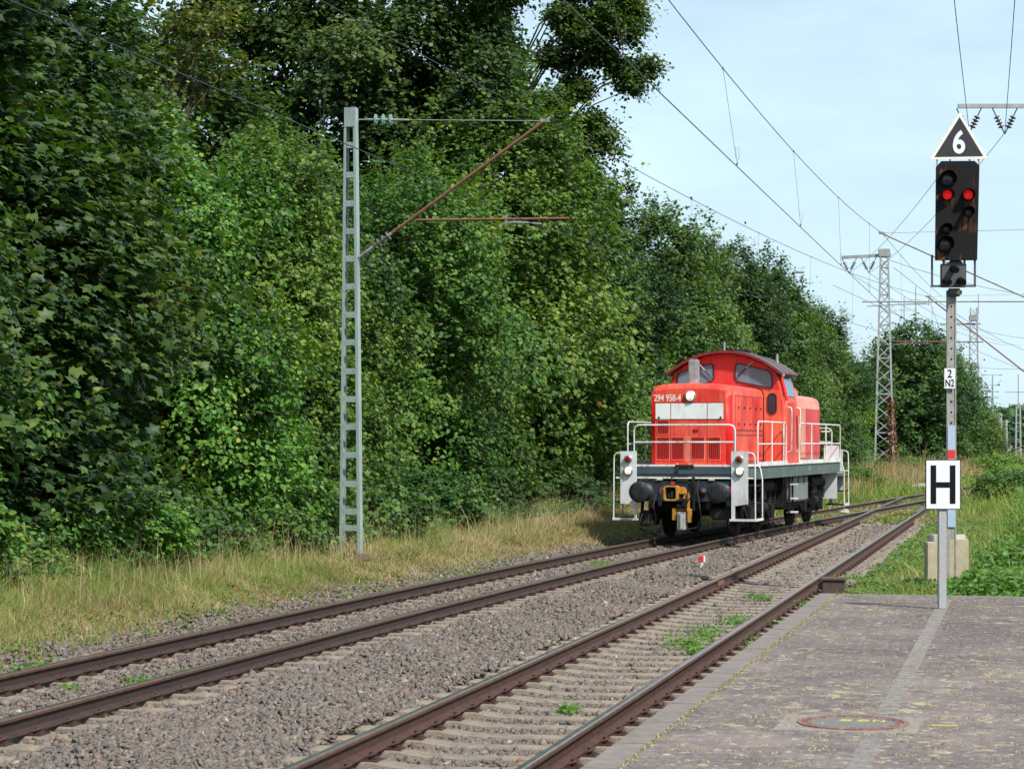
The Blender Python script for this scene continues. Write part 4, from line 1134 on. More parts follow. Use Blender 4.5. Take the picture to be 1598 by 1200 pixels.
# antennas behind the far trees
for px, top, lab in ((1411, 463, 'faint aerial mast above the far trees, left of a pair'), (1429, 447, 'faint aerial mast above the far trees, right and taller of a pair')):
    q = empty('aerial_mast', (P3(px, 600, 320).x, 320, 0)); tag(q, lab, 'aerial mast')
    h = CH + (HOR - top) / FPX * 320; b = MB(); b.tube([(0, 0, 0), (0, 0, h)], [.22, .06], 6); b.bar((-.8, 0, h - 2), (.8, 0, h - 2), .08); b.build('mast_tube', 'far_steel', q)
# house far away
def house(px, Y, w, d, hw, hr, label, dark=False):
    q = empty('house', (P3(px, 700, Y).x, Y, 0), R(12)); tag(q, label, 'house')
    b = MB(); b.prism([(-w / 2, 0), (w / 2, 0), (w / 2, hw), (0, hw + hr - .15), (-w / 2, hw)], -d / 2, d / 2, 'xz'); b.build('wall', 'house_white', q)
    b = MB()
    for s in (-1, 1):
        b.prism([(0, hw + hr), (s * (w / 2 + .4), hw - .25), (s * (w / 2 + .4), hw - .05), (0, hw + hr + .25)], -d / 2 - .4, d / 2 + .4, 'xz')
    b.build('roof', 'house_roof', q)
    for x, z in ((-w * .22, hw * .3), (w * .12, hw * .3), (-w * .05, hw * .9)):
        b = MB(); b.box(x, x + 1.0, -d / 2 - .06, -d / 2 + .02, z, z + 1.2); b.build('window', 'window_dark', q)
house(1577, 450, 3.4, 5, 2.9, 1.7, 'small white gabled house between the far poles')
house(1556, 470, 4.6, 6, 1.6, 2.6, 'low dark-roofed house left of the white gable')

# ------------------------------------------------------------------ locomotive (local x right, y away from the camera, z up; y=0 at the front buffer faces)
LA = math.atan(.317)
loco = empty('diesel_locomotive', (3.61, 47.5, 0), -LA)
tag(loco, 'red shunting locomotive with white railings and the number 294 958-4 standing on the curved track', 'locomotive')
def lb(b, name, mats, parent=loco): return b.build(name, mats, parent)
# underframe
b = MB()
b.prism([(-1.12, .62), (1.12, .62), (1.50, 1.45), (1.50, 12.87), (1.12, 13.70), (-1.12, 13.70), (-1.50, 12.87), (-1.50, 1.45)], 1.32, 1.60, 'xy')
fr = lb(b, 'underframe', 'frame_green')
b = MB(); b.box(-1.08, 1.08, .60, .615, 1.44, 1.60); lb(b, 'headstock_band', 'frame_slate')
b = MB(); b.box(-1.12, 1.12, 13.705, 13.72, 1.42, 1.60); lb(b, 'headstock_band', 'frame_slate')
b = MB(); b.prism([(-1.14, .60), (1.14, .60), (1.53, 1.43), (1.53, 12.9), (1.14, 13.72), (-1.14, 13.72), (-1.53, 12.9), (-1.53, 1.43)], 1.602, 1.632, 'xy'); lb(b, 'deck', 'railing_paint')
b = MB()   # faint stencil marks on the sill
for y0, w in ((7.0, .12), (7.9, .3), (9.4, .16), (9.75, .16), (10.3, .2), (10.9, .1), (11.6, .12)): b.box(1.5005, 1.503, y0, y0 + w, 1.43, 1.43 + (.12 if w == .3 else .05))
lb(b, 'stencil_marks', 'tank_grey', fr)

def hood(name, y0, y1, hw, ztop, zside, mat, front=True, rear=False, z0=1.634):
    def sec(ins, y, dz=0):
        w = hw - ins; pts = [(-w, y, z0), (-w, y, zside - dz)]
        n = 12
        for k in range(n + 1):
            a = math.pi * (1 - k / n); x = math.cos(a); s_ = math.sin(a)
            xx = math.copysign(abs(x) ** .55, x) * w; z_ = zside + (ztop - zside) * (s_ ** .62) - dz
            pts.append((xx, y, z_))
        pts += [(w, y, zside - dz), (w, y, z0)]
        return pts
    rings = []
    if front: rings += [sec(.12, y0, .12), sec(.05, y0 + .03, .05), sec(.015, y0 + .08, .015)]
    rings += [sec(0, y0 + (.16 if front else 0)), sec(0, y1 - (.16 if rear else 0))]
    if rear: rings += [sec(.015, y1 - .08, .015), sec(.05, y1 - .03, .05), sec(.12, y1, .12)]
    b = MB(); b.loft(rings, smooth=True); return b
o = hood('h', 1.25, 4.92, .93, 3.46, 3.22, None).build('front_hood', ['loco_red', 'loco_red_top', 'loco_door'], loco)
me = o.data
for p in me.polygons:
    c = p.center
    if c.z > 3.04: p.material_index = 1
    elif abs(c.x) > .90 and c.y > 1.5: p.material_index = 2
# the long front face needs the split at 3.04: lay a faded cap band on the upper front
def face_prism(b, x0, x1, z0, z1, y, th): b.box(x0, x1, y - th, y, z0, z1)
FY = 1.25
# a slightly proud upper front skin, faded
b = MB(); n = 14
top = [(-.80 + 1.6 * k / n, 3.22 + .115 * math.sqrt(max(0, 1 - ((-.80 + 1.6 * k / n) / .93) ** 2))) for k in range(n + 1)]
b.prism([(-.80, 3.03), (.80, 3.03)] + top[::-1], FY - .003, FY + .01, 'xz'); lb(b, 'hood_brow', 'loco_red_top')
b = MB()
for (a, c) in ((-.80, -.462), (-.442, .372), (.392, .745)): b.bbox(((a + c) / 2, FY - .006, 2.833), (c - a, .016, .352), .003)
lb(b, 'white_panel', 'panel_white')
b = MB()
for x in (-.72, .69): b.bbox((x, FY - .02, 2.69), (.04, .025, .045), .006)
b.bbox((.12, FY - .008, 2.40), (.13, .02, .055), .008)
lb(b, 'catches', 'black_metal')
b = MB(); b.bbox((.12, FY - .019, 2.40), (.09, .01, .025), .003); lb(b, 'catch_face', 'loco_red')
b = MB()
for x in (-.452, .382): b.box(x - .004, x + .004, FY - .004, FY, 1.66, 2.66)
for z in (2.645, 3.022): b.box(-.82, .78, FY - .004, FY, z - .004, z + .004)
lb(b, 'door_seams', 'roof_red')
def louvre(x0, x1, z0, z1, ns, mats=('loco_red', 'black_metal', 'faded_patch')):
    b = MB(); t = .013
    b.mat(2)
    b.box(x0, x1, FY - .012, FY, z0, z0 + t); b.box(x0, x1, FY - .012, FY, z1 - t, z1); b.box(x0, x0 + t, FY - .0115, FY, z0 + t, z1 - t); b.box(x1 - t, x1, FY - .0115, FY, z0 + t, z1 - t)
    w = (x1 - x0 - 2 * t) / ns
    for k in range(ns):
        a = x0 + t + w * k
        b.mat(1); b.box(a + w * .30, a + w * .72, FY - .006, FY, z0 + .05, z1 - .035)
        b.mat(0); b.box(a + w * .05, a + w * .28, FY - .016, FY, z0 + .03, z1 - .02)
    return b.build('louvre', list(mats), loco)
louvre(-.765, -.485, 2.30, 2.64, 5)
for a, c in ((-.78, -.475), (-.435, -.14), (.015, .325), (.40, .685)): louvre(a, c, 1.735, 2.262, 6)
b = MB()
b.box(-.12, -.0, FY - .003, FY + .01, 1.70, 2.28); lb(b, 'worn_strip', 'faded_patch')
def lamp(x, y, z, r, mat, parent=loco, n='headlight'):
    b = MB(); b.disc_lathe((x, y, z), (0, -1, 0), [(0, r * 1.22), (.05, r * 1.22), (.06, r * 1.12), (.05, r * 1.0)], 28); o = b.build(n, 'lamp_ring', parent)
    b = MB(); b.disc_lathe((x, y - .045, z), (0, -1, 0), [(0, r), (.012, r * .85), (.024, r * .5), (.028, .001)], 28); b.build('lens', mat, o)
    b = MB(); b.bbox((x + .01, y - .075, z - r * .62), (r * .5, .01, r * .25), .003); b.build('reflector_mark', 'lamp_ring', o) if mat == 'lamp_white' else None
lamp(0, FY, 3.17, .105, 'lamp_white')
text('lettering', '294 958-4', .215, 'sign_cream', loco, (-.525, FY - .006, 3.125), sx=.70, bold=.002)
# side doors of the front hood (both sides)
for s in (1, -1):
    b = MB(); b.box(min(s * .9303, s * .934), max(s * .9303, s * .934), 1.60, 4.82, 1.70, 3.20); b.build('door_gaps', 'roof_red', loco)
    b = MB(); X0, X1 = (.9305, .944) if s > 0 else (-.944, -.9305)
    ys_ = [1.62, 2.28, 2.92, 3.55, 4.20, 4.80]
    for k in range(5):
        b.mat(0 if k in (1, 3) else 1)
        b.box(X0, X1, ys_[k] + .018, ys_[k + 1] - .018, 2.42, 3.18)
        b.mat(1 if k % 2 else 0)
        b.box(X0, X1, ys_[k] + .018, ys_[k + 1] - .018, 1.72, 2.28)
    b.mat(0); b.box(X0, X1 - .006 * s if s > 0 else X1, 1.62, 4.8, 2.31, 2.39)
    b.build('hood_doors', ['loco_door', 'loco_red_top'], loco)
    b = MB()
    for y_ in (1.95, 2.62, 3.25, 3.9, 4.5):
        for z in (2.55, 2.92): b.bbox((s * .955, y_, z), (.03, .05, .04), .006)
    b.build('door_catches', 'black_metal', loco)
# exhaust
b = MB(); b.bbox((-.10, 2.05, 3.72), (.205, .30, .60), .03); b.bbox((-.02, 1.92, 3.46), (.10, .06, .06), .01); lb(b, 'exhaust_stack', 'silver')
b = MB(); b.box(-.16, -.04, 1.95, 2.15, 4.0, 4.026); lb(b, 'stack_mouth', 'black_metal')
b = MB(); b.bbox((-.94, 1.6, 3.2), (.05, .05, .04), .01); lb(b, 'hood_hook', 'loco_red')

# cab
CY0, CY1 = 4.90, 6.85
def cab_sec(y, g=0.0):
    R_ = [(-1.43, 1.634), (-1.43, 2.95), (-1.38, 3.20), (-1.235, 3.80)]
    arc = [(-1.22 + 2.44 * k / 10, 3.80 + .455 * (1 - ((-1.22 + 2.44 * k / 10) / 1.25) ** 2)) for k in range(1, 10)]
    pts = R_ + arc + [(-x, z) for x, z in R_[::-1]]
    return [(x * (1 - g), y, z) for x, z in pts]
b = MB(); b.loft([cab_sec(CY0), cab_sec(CY1)], smooth=False)
cab = lb(b, 'cab', ['loco_orange', 'loco_cab', 'loco_red'])
# black joint where hood meets cab
b = MB()
rg = []
for w, zt_, y in ((.955, 3.485, CY0 - .012), (.955, 3.485, CY0 - .002)):
    pts = [(-w, y, 1.64), (-w, y, 3.22)]
    for k in range(13):
        a = math.pi * (1 - k / 12); x = math.cos(a); pts.append((math.copysign(abs(x) ** .55, x) * w, y, 3.22 + (zt_ - 3.22) * (math.sin(a) ** .62)))
    pts += [(w, y, 3.22), (w, y, 1.64)]; rg.append(pts)
b.loft(rg, smooth=False); lb(b, 'joint_seal', 'rubber')
# cab upper front skin, deeper red
b = MB()
pts = [(-1.33, 3.40), (1.33, 3.40), (1.232, 3.80)] + [(1.22 - 2.44 * k / 10, 3.797 + .455 * (1 - ((1.22 - 2.44 * k / 10) / 1.25) ** 2)) for k in range(1, 10)] + [(-1.232, 3.80)]
b.prism(pts, CY0 - .004, CY0 + .01, 'xz'); lb(b, 'cab_brow', 'loco_cab')
# roof
b = MB(); rings = []
for y in (4.72, 7.02):
    up = [(-1.40 + 2.80 * k / 16, 3.80 + .53 * (1 - abs((-1.40 + 2.80 * k / 16) / 1.40) ** 2.1)) for k in range(17)]
    lo = [(x * .985, z - .065) for x, z in up[::-1]]
    rings.append([(x, y, z) for x, z in up + lo])
b.loft(rings, smooth=True); roof = lb(b, 'roof', ['roof_brown', 'roof_red'])
for p in roof.data.polygons:
    if p.normal.z < -.2 or abs(p.normal.y) > .8: p.material_index = 1
b = MB(); b.bbox((.12, 6.0, 4.36), (.55, .5, .07), .02); b.build('roof_hatch', 'black_metal', roof)
b = MB(); b.cyl((-.35, 6.5, 4.2), (-.35, 6.5, 4.62), .03, 8); b.build('aerial', 'galvanised', roof)
b = MB(); b.cyl((.95, 6.6, 4.05), (.95, 6.6, 4.30), .045, 8, .03); b.build('horn', 'galvanised', roof)
b = MB()
for y in (5.45, 6.2):
    q = [(-1.38 + 2.76 * k / 16, y, 3.807 + .53 * (1 - abs((-1.38 + 2.76 * k / 16) / 1.40) ** 2.1)) for k in range(17)]
    b.tube(q, .012, 5)
b.build('roof_seam', 'roof_brown', roof)
# rounded windows
def rpoly(pts, r=.07, n=4):
    out = []; N = len(pts)
    for i in range(N):
        p0, p1, p2 = Vector(pts[i - 1]), Vector(pts[i]), Vector(pts[(i + 1) % N])
        a, c = (p0 - p1).normalized(), (p2 - p1).normalized(); rr = min(r, (p0 - p1).length * .45, (p2 - p1).length * .45)
        for k in range(n + 1):
            u = k / n; q = (p1 + a * rr).lerp(p1, u).lerp(p1.lerp(p1 + c * rr, u), u); out.append((q.x, q.y))
    return out
def ring_prism(b, outer, inner, y0, y1):
    n = len(outer); vs = [(p[0], y0, p[1]) for p in outer] + [(p[0], y0, p[1]) for p in inner] + [(p[0], y1, p[1]) for p in outer] + [(p[0], y1, p[1]) for p in inner]
    fs = []
    for i in range(n):
        j = (i + 1) % n; fs += [(i, j, n + j, n + i), (2 * n + i, 3 * n + i, 3 * n + j, 2 * n + j), (i, 2 * n + i, 2 * n + j, j), (n + i, n + j, 3 * n + j, 3 * n + i)]
    b.add(vs, fs)
def window(pts, y, r=.1, wiper=None):
    o_ = rpoly(pts, r); c = (sum(p[0] for p in o_) / len(o_), sum(p[1] for p in o_) / len(o_))
    i_ = [(c[0] + (x - c[0]) * .945, c[1] + (z - c[1]) * .92) for x, z in o_]
    b = MB(); ring_prism(b, o_, i_, y - .022, y); w = b.build('cab_window', 'rubber', loco)
    b = MB(); b.prism(i_, y - .010, y - .001, 'xz'); b.build('pane', 'glass', w)
    if wiper:
        (a, c_) = wiper; b = MB(); m = Vector(a).lerp(Vector(c_), .45)
        b.tube([(a[0], y - .06, a[1]), (m.x, y - .06, m.y)], .020, 6); b.build('wiper_arm', 'galvanised', w)
        b = MB(); b.tube([(m.x, y - .055, m.y), (c_[0], y - .04, c_[1])], .013, 6); b.build('wiper_blade', 'rubber', w)
WR = [(.26, 4.05), (.24, 3.60), (1.19, 3.40), (1.135, 3.82)]
window(WR, CY0 - .006, .12, ((.70, 4.06), (.33, 3.72)))
window([(-x, z) for x, z in WR[::-1]], CY0 - .006, .12, ((-.62, 4.02), (-.30, 3.66)))
ov = [(1.15 + .115 * math.cos(a) * 1, 3.055 + (.14 if math.sin(a) > 0 else -.14) + .115 * math.sin(a)) for a in [2 * math.pi * (k + .5) / 20 for k in range(20)]]
def oval_window(s):
    o_ = [(s * x, z) for x, z in ov]; i_ = [(s * (1.15 + (x - 1.15) * .80), 3.055 + (z - 3.055) * .88) for x, z in ov]
    b = MB(); ring_prism(b, o_, i_, CY0 - .02, CY0); w = b.build('oval_window', 'rubber', loco)
    b = MB(); b.prism(i_, CY0 - .010, CY0 - .001, 'xz'); b.build('pane', 'window_dark', w)
oval_window(1); oval_window(-1)
# cab side: door, window, handrails
for s in (1, -1):
    b = MB()
    b.prism([(5.55, 1.66), (6.30, 1.66), (6.30, 3.10), (5.55, 3.10)], s * 1.431, s * 1.445, 'yz'); b.build('cab_door', 'loco_rear', loco)
    b = MB(); vs = []
    for off in (.0, .012):
        for y_, x_, z_ in ((5.15, 1.371, 3.24), (6.70, 1.371, 3.24), (6.60, 1.245, 3.76), (5.30, 1.245, 3.76)): vs.append((s * (x_ + .006 + off), y_, z_ + off * .2))
    b.add(vs, [(0, 1, 2, 3), (7, 6, 5, 4), (0, 4, 5, 1), (1, 5, 6, 2), (2, 6, 7, 3), (3, 7, 4, 0)]); b.build('side_window', 'glass_side', loco)
    b = MB(); b.bar((s * 1.47, 5.12, 3.14), (s * 1.30, 5.22, 3.74), .08, .05); b.build('door_pillar', 'bright_red', loco)
    for y_ in (5.40, 6.55):
        b = MB(); b.tube([(s * 1.44, y_, 2.98), (s * 1.52, y_, 2.96), (s * 1.53, y_, 2.88), (s * 1.53, y_, 1.95), (s * 1.44, y_, 1.90)], .018, 6)
        b.build('handrail', 'railing_paint', loco)
    b = MB(); b.bbox((s * 1.40, 5.0, 3.74), (.07, .05, .09), .015); b.build('side_lamp', 'silver', loco)
    b = MB(); b.bbox((s * 1.455, 6.72, 2.45), (.012, .22, .7), .004); b.build('faded_door_patch', 'loco_pink', loco)
# rear hood
o = hood('r', 6.86, 13.05, .93, 3.40, 3.10, None, front=False, rear=True).build('rear_hood', ['loco_pink', 'loco_red_top'], loco)
b = MB(); b.bbox((0, 8.9, 3.42), (1.5, 3.6, .26), .06); b.cyl((0.0, 8.0, 3.5), (0, 8.0, 3.72), .16, 14); lb(b, 'hood_cowl', 'loco_pink')
for s in (1, -1):
    b = MB(); X0, X1 = (.9305, .944) if s > 0 else (-.944, -.9305)
    for k in range(8):
        y0 = 7.0 + k * .74; b.mat(0 if k >= 5 else 1); b.box(X0, X1, y0 + .015, y0 + .725, 1.75, 3.02)
    b.mat(2); b.box(X0, X1 + .004 * s, 9.22 + .2, 9.22 + .55, 2.5, 3.0)
    b.build('hood_doors', ['loco_rear', 'loco_pink', 'loco_red'], loco)

# railings (white tubes)
def rail_frame(parent_pts, name='railing', r=.0175, mat='railing_paint'):
    b = MB()
    for pts in parent_pts: b.tube(pts, r, 7)
    return b.build(name, mat, loco)
def arch(x0, x1, y, z0, z1, rc=.11):
    return [(x0, y, z0), (x0, y, z1 - rc), (x0 + rc * .3 * (1 if x1 > x0 else -1), y, z1 - rc * .3), (x0 + rc * (1 if x1 > x0 else -1), y, z1), (x1 - rc * (1 if x1 > x0 else -1), y, z1), (x1 - rc * .3 * (1 if x1 > x0 else -1), y, z1 - rc * .3), (x1, y, z1 - rc), (x1, y, z0)]
for yf in (.63, 13.69):
    rail_frame([arch(-1.14, 1.14, yf, 1.55, 2.52), [(-1.14, yf, 2.14), (1.14, yf, 2.14)]], 'end_railing', .020)
    d_ = -.02 if yf < 1 else .02
    b = MB(); b.box(-1.1, 1.1, yf - .012, yf + .012, 1.60, 1.645)
    for x in (-.92, .92, -.15, .12): b.bbox((x, yf + d_, 1.62), (.07 if abs(x) > .5 else .03, .05, .06 if abs(x) > .5 else .12), .008)
    b.bbox((-.0, yf, 2.52), (.09, .06, .06), .01); b.build('kick_strip', 'railing_paint', loco)
    b = MB(); b.tube([(-1.55, yf - .02, 1.345), (1.6, yf - .02, 1.345)], .021, 7)
    for x in (-.55, .62): b.bbox((x, yf - .02, 1.32), (.14, .05, .05), .01)
    b.build('lower_bar', 'railing_paint', loco)
    b = MB(); b.box(-.16, .1, yf - .03, yf + .03, 1.27, 1.40); b.build('uncoupling_box', 'black_metal', loco)
for s in (1, -1):
    x = s * 1.49
    for (ya_, yb_, posts) in ((1.42, 4.85, (3.1, 4.55)), (6.65, 12.95, (8.4, 10.6))):
        frames = [[(x, ya_, 1.60), (x, ya_, 2.50), (x, ya_ + .04, 2.57), (x, ya_ + .12, 2.60), (x, yb_ - .12, 2.60), (x, yb_ - .04, 2.57), (x, yb_, 2.50), (x, yb_, 1.60)], [(x, ya_, 2.10), (x, yb_, 2.10)]]
        for p_ in posts: frames.append([(x, p_, 1.60), (x, p_, 2.6)])
        rail_frame(frames, 'side_railing', .0175)
    b = MB(); b.box(x - .008, x + .03 * s if s > 0 else x + .008, 1.45, 4.9, 1.634, 1.70) if s > 0 else b.box(x - .03, x + .008, 1.45, 4.9, 1.634, 1.70)
    b.box(min(x, x + .02 * s), max(x, x + .02 * s), 6.6, 12.9, 1.634, 1.70); b.build('toe_board', 'railing_paint', loco)
    rail_frame([[(s * 1.1, 12.2, 2.42), (s * 1.4, 12.2, 2.42)], [(s * 1.1, 12.2, 2.1), (s * 1.4, 12.2, 2.1)]], 'rear_rail', .02)
# corner step units with lamps
for yf, dr in ((.58, 1), (13.74, -1)):
    for s in (1, -1):
        b = MB(); xa, xb = s * 1.07, s * 1.44
        poly = [(s * 1.07, .50), (s * 1.10, .50), (s * 1.10, .66), (s * 1.16, .72), (s * 1.40, .72), (s * 1.44, .72), (s * 1.44, 1.95), (s * 1.07, 1.95)]
        if s > 0: poly = [(s * 1.07, .46), (s * 1.15, .46), (s * 1.15, .74), (s * 1.40, .78), (s * 1.44, .78), (s * 1.44, 1.94), (s * 1.07, 1.94)]
        else: poly = [(s * 1.07, .46), (s * 1.13, .48), (s * 1.14, .70), (s * 1.20, .76), (s * 1.44, .78), (s * 1.44, 1.94), (s * 1.07, 1.94)]
        b.prism(poly, yf, yf + .02 * dr, 'xz'); pl_ = b.build('step_plate', 'plate_white', loco)
        if dr > 0:
            lamp(s * 1.255, yf, 1.77, .075, 'lamp_red_off', n='tail_light'); lamp(s * 1.255, yf, 1.505, .088, 'lamp_white')
        b = MB()
        for z in (.45, .82, 1.20):
            b.box(min(s * 1.08, s * 1.60), max(s * 1.08, s * 1.60), min(yf + .03 * dr, yf + .78 * dr), max(yf + .03 * dr, yf + .78 * dr), z - .03, z)
        b.build('step_treads', 'bogie_dark', loco)
        b = MB(); b.bar((s * 1.03, yf + .01 * dr, .435), (s * 1.62, yf + .01 * dr, .435), .045, .05); b.bar((s * 1.61, yf + .01 * dr, .435), (s * 1.61, yf + .80 * dr, .435), .04, .05); b.build('step_edge', 'railing_paint', loco)
        rail_frame([[(s * 1.44, yf + .01 * dr, 1.90), (s * 1.52, yf + .01 * dr, 1.90), (s * 1.575, yf + .01 * dr, 1.86), (s * 1.59, yf + .01 * dr, 1.78), (s * 1.60, yf + .01 * dr, .45)],
                    [(s * 1.49, yf + .84 * dr, 1.64), (s * 1.55, yf + .84 * dr, 1.55), (s * 1.60, yf + .80 * dr, 1.3), (s * 1.60, yf + .80 * dr, .45)]], 'step_handrail', .0175)
        if dr < 0:
            b = MB(); b.box(min(s * 1.0, s * 1.42), max(s * 1.0, s * 1.42), 12.86, 12.88, .60, 1.32); b.box(min(s * 1.05, s * 1.46), max(s * 1.05, s * 1.46), 12.93, 12.95, 1.64, 2.05); b.build('step_back_plate', 'plate_white', loco)
# left rear-going rail visible beside the hood
# buffer beam, buffers
for yb0, dr in ((.62, -1), (13.70, 1)):
    b = MB(); b.bbox((0, yb0 - dr * .06, 1.06), (2.3, .12, .46), .01); b.build('buffer_beam', 'beam_blue', loco)
    for s in (1, -1):
        x = s * .875
        b = MB(); b.disc_lathe((x, yb0, 1.05), (0, dr, 0), [(0, .19), (.04, .19), (.05, .14), (.30, .135), (.31, .105), (.52, .10)], 20); bf = b.build('buffer', 'beam_blue', loco)
        b = MB(); b.disc_lathe((x, yb0 + dr * .52, 1.05), (0, dr, 0), [(0, .10), (.02, .215), (.05, .232), (.072, .230), (.078, .224), (.088, .12), (.091, .001)], 30); b.build('buffer_head', 'buffer_steel', bf)
b = MB()
for s, x in ((1, 1.06), (1, .62), (-1, -.50), (1, .95)): b.bar((x, .58, 1.02), (x, .57, 1.17), .018)
lb(b, 'red_levers', 'bright_red')
b = MB(); b.disc_lathe((.42, .60, 1.04), (0, -1, 0), [(0, .10), (.03, .10), (.031, .075), (.01, .07), (.0, .001)], 20); lb(b, 'beam_hole', 'black_metal')
# yellow shunting coupler
b = MB()
def sqring(b, c, w, h, t, y0, y1):
    o_ = rpoly([(c[0] - w / 2, c[1] - h / 2), (c[0] + w / 2, c[1] - h / 2), (c[0] + w / 2, c[1] + h / 2), (c[0] - w / 2, c[1] + h / 2)], .06)
    i_ = [(c[0] + (x - c[0]) * (1 - 2 * t / w), c[1] + (z - c[1]) * (1 - 2 * t / h)) for x, z in o_]
    ring_prism(b, o_, i_, y0, y1)
sqring(b, (-.155, 1.03), .31, .33, .035, -.02, .20); cpl = lb(b, 'shunting_coupler', 'yellow_paint')
b = MB(); b.box(-.29, -.02, .12, .15, .88, 1.18); b.build('coupler_throat', 'bogie_dark', cpl)
b = MB(); b.bbox((-.13, .06, 1.0), (.08, .1, .2), .03); b.bbox((-.21, .07, .98), (.05, .1, .12), .02); b.build('coupler_jaw', 'buffer_steel', cpl)
b = MB(); b.bbox((.045, .2, 1.08), (.16, .2, .16), .02); b.bbox((.09, .3, .92), (.06, .2, .4), .015); b.bbox((.17, .3, .76), (.04, .16, .56), .01); b.bbox((-.13, .3, .56), (.09, .2, .26), .01); b.bbox((.20, .3, .52), (.06, .2, .28), .01); b.bbox((.04, .34, .66), (.40, .06, .05), .01); b.bbox((.04, .34, .45), (.36, .06, .05), .01)
b.build('coupler_arm', 'yellow_paint', cpl)
b = MB(); b.bbox((.045, .18, 1.0), (.10, .08, .12), .02); b.bbox((.09, .2, .80), (.09, .06, .22), .02); b.tube([(.20, .2, 1.12), (.26, .15, .95), (.16, .12, .78), (.12, .14, .62)], .018, 6); b.bbox((-.02, .22, .74), (.12, .08, .1), .02); b.build('coupler_linkage', 'bogie_dark', cpl)
b = MB(); b.bbox((.04, .22, .42), (.19, .12, .40), .02); b.cyl((.04, .14, .25), (.04, .14, .58), .05, 14); b.build('coupler_cylinder', 'silver', cpl)
b = MB(); sqring(b, (-.38, 1.07), .13, .13, .025, .15, .22); b.build('shackle', 'rust_tube', cpl)
b = MB(); b.bbox((-.15, .18, 1.24), (.08, .05, .05), .01); b.build('coupler_cap', 'bright_red', cpl)
# hoses, chains, hanging gear
b = MB()
b.tube([(.36, .5, 1.35), (.34, .42, 1.1), (.40, .36, .8), (.46, .3, .5), (.38, .28, .28), (.1, .26, .22)], .016, 6)
b.tube([(-.18, .56, 1.48), (-.26, .5, 1.35), (-.22, .48, 1.2)], .012, 6)
b.tube([(-.62, .55, 1.0), (-.66, .45, .75), (-.60, .45, .5), (-.62, .5, .35)], .022, 6)
b.tube([(-.95, .6, .55), (-1.0, .5, .3), (-.85, .5, .15), (-.6, .5, .12), (-.45, .55, .3)], .02, 6)
b.tube([(.55, .55, .9), (.62, .45, .85), (.72, .5, .82)], .015, 6)
lb(b, 'hoses', 'rubber')
b = MB()
for k in range(9): b.bbox((.225, .53, 1.28 - k * .07), (.035, .03, .045), .008)
b.bbox((.225, .56, 1.0), (.07, .03, .75), .01); lb(b, 'chain', 'black_metal')
b = MB(); b.bbox((-.16, .56, 1.49), (.10, .05, .04), .01); b.bbox((0.02, .585, 1.615), (.42, .03, .06), .008); lb(b, 'beam_fittings', 'black_metal')
b = MB(); b.bbox((-.75, .62, .78), (.1, .12, .22), .02); b.bbox((-.55, .62, .82), (.08, .1, .2), .02); b.bbox((.55, .62, .74), (.1, .1, .14), .02); b.bbox((1.0, .62, .78), (.1, .1, .1), .02); b.bbox((-.9, .8, .45), (.3, .2, .35), .05); b.bbox((.8, .8, .55), (.5, .2, .25), .05)
lb(b, 'brake_gear', 'black_metal')
for x in (-1.0, 1.0):
    b = MB(); b.bar((x, .7, .2), (x, .9, .9), .06); lb(b, 'rail_guard', 'bogie_dark')
# bogies
for yc in (3.66, 10.66):
    bg_ = MB()
    for s in (1, -1):
        x = s * 1.02
        bg_.bbox((x, yc, .70), (.13, 3.3, .26), .03)
        for ya_ in (-1.25, 1.25):
            bg_.bbox((x + s * .05, yc + ya_, .52), (.20, .34, .36), .04); bg_.bar((x + s * .02, yc + ya_ - .45, .66), (x + s * .02, yc + ya_ - .12, .40), .10); bg_.bar((x + s * .02, yc + ya_ + .45, .66), (x + s * .02, yc + ya_ + .12, .40), .10)
            for k in (-.28, .28):
                for q in range(5): bg_.disc_lathe((x + s * .09, yc + ya_ + k, .66 + q * .065), (0, 0, 1), [(0, .07), (.03, .085), (.05, .07)], 10)
                bg_.cyl((x + s * .09, yc + ya_ + k, .98), (x + s * .09, yc + ya_ + k, 1.15), .10, 10)
            for k in (-.78, .78):
                bg_.bar((x + s * .02, yc + ya_ + k * .83, .9), (x + s * .02, yc + ya_ + k * .80, .32), .09, .05); bg_.bbox((x - s * .12, yc + ya_ + k * .82, .45), (.12, .10, .36), .02)
        bg_.bbox((x + s * .06, yc, .92), (.22, .8, .30), .04); bg_.cyl((x + s * .12, yc - .25, .62), (x + s * .12, yc + .25, .62), .12, 12)
        bg_.cyl((s * 1.15, yc - .9, 1.12), (s * 1.15, yc + .9, 1.12), .13, 12)
    bg_.bbox((0, yc, .72), (1.9, .6, .3), .03); bg_.bbox((0, yc - 1.75, .62), (2.0, .12, .25), .02); bg_.bbox((0, yc + 1.75, .62), (2.0, .12, .25), .02)
    bo = bg_.build('bogie', 'bogie_dark', loco)
    for ya_ in (-1.25, 1.25):
        w = MB()
        for s in (1, -1):
            w.disc_lathe((s * .685, yc + ya_, .55), (s, 0, 0), [(0, .57), (.03, .568), (.035, .552), (.13, .545), (.135, .48), (.10, .46), (.10, .2), (.16, .18), (.16, .001)], 32)
        w.cyl((-.7, yc + ya_, .55), (.7, yc + ya_, .55), .09, 12); w.build('wheelset', 'bogie_dark', bo)
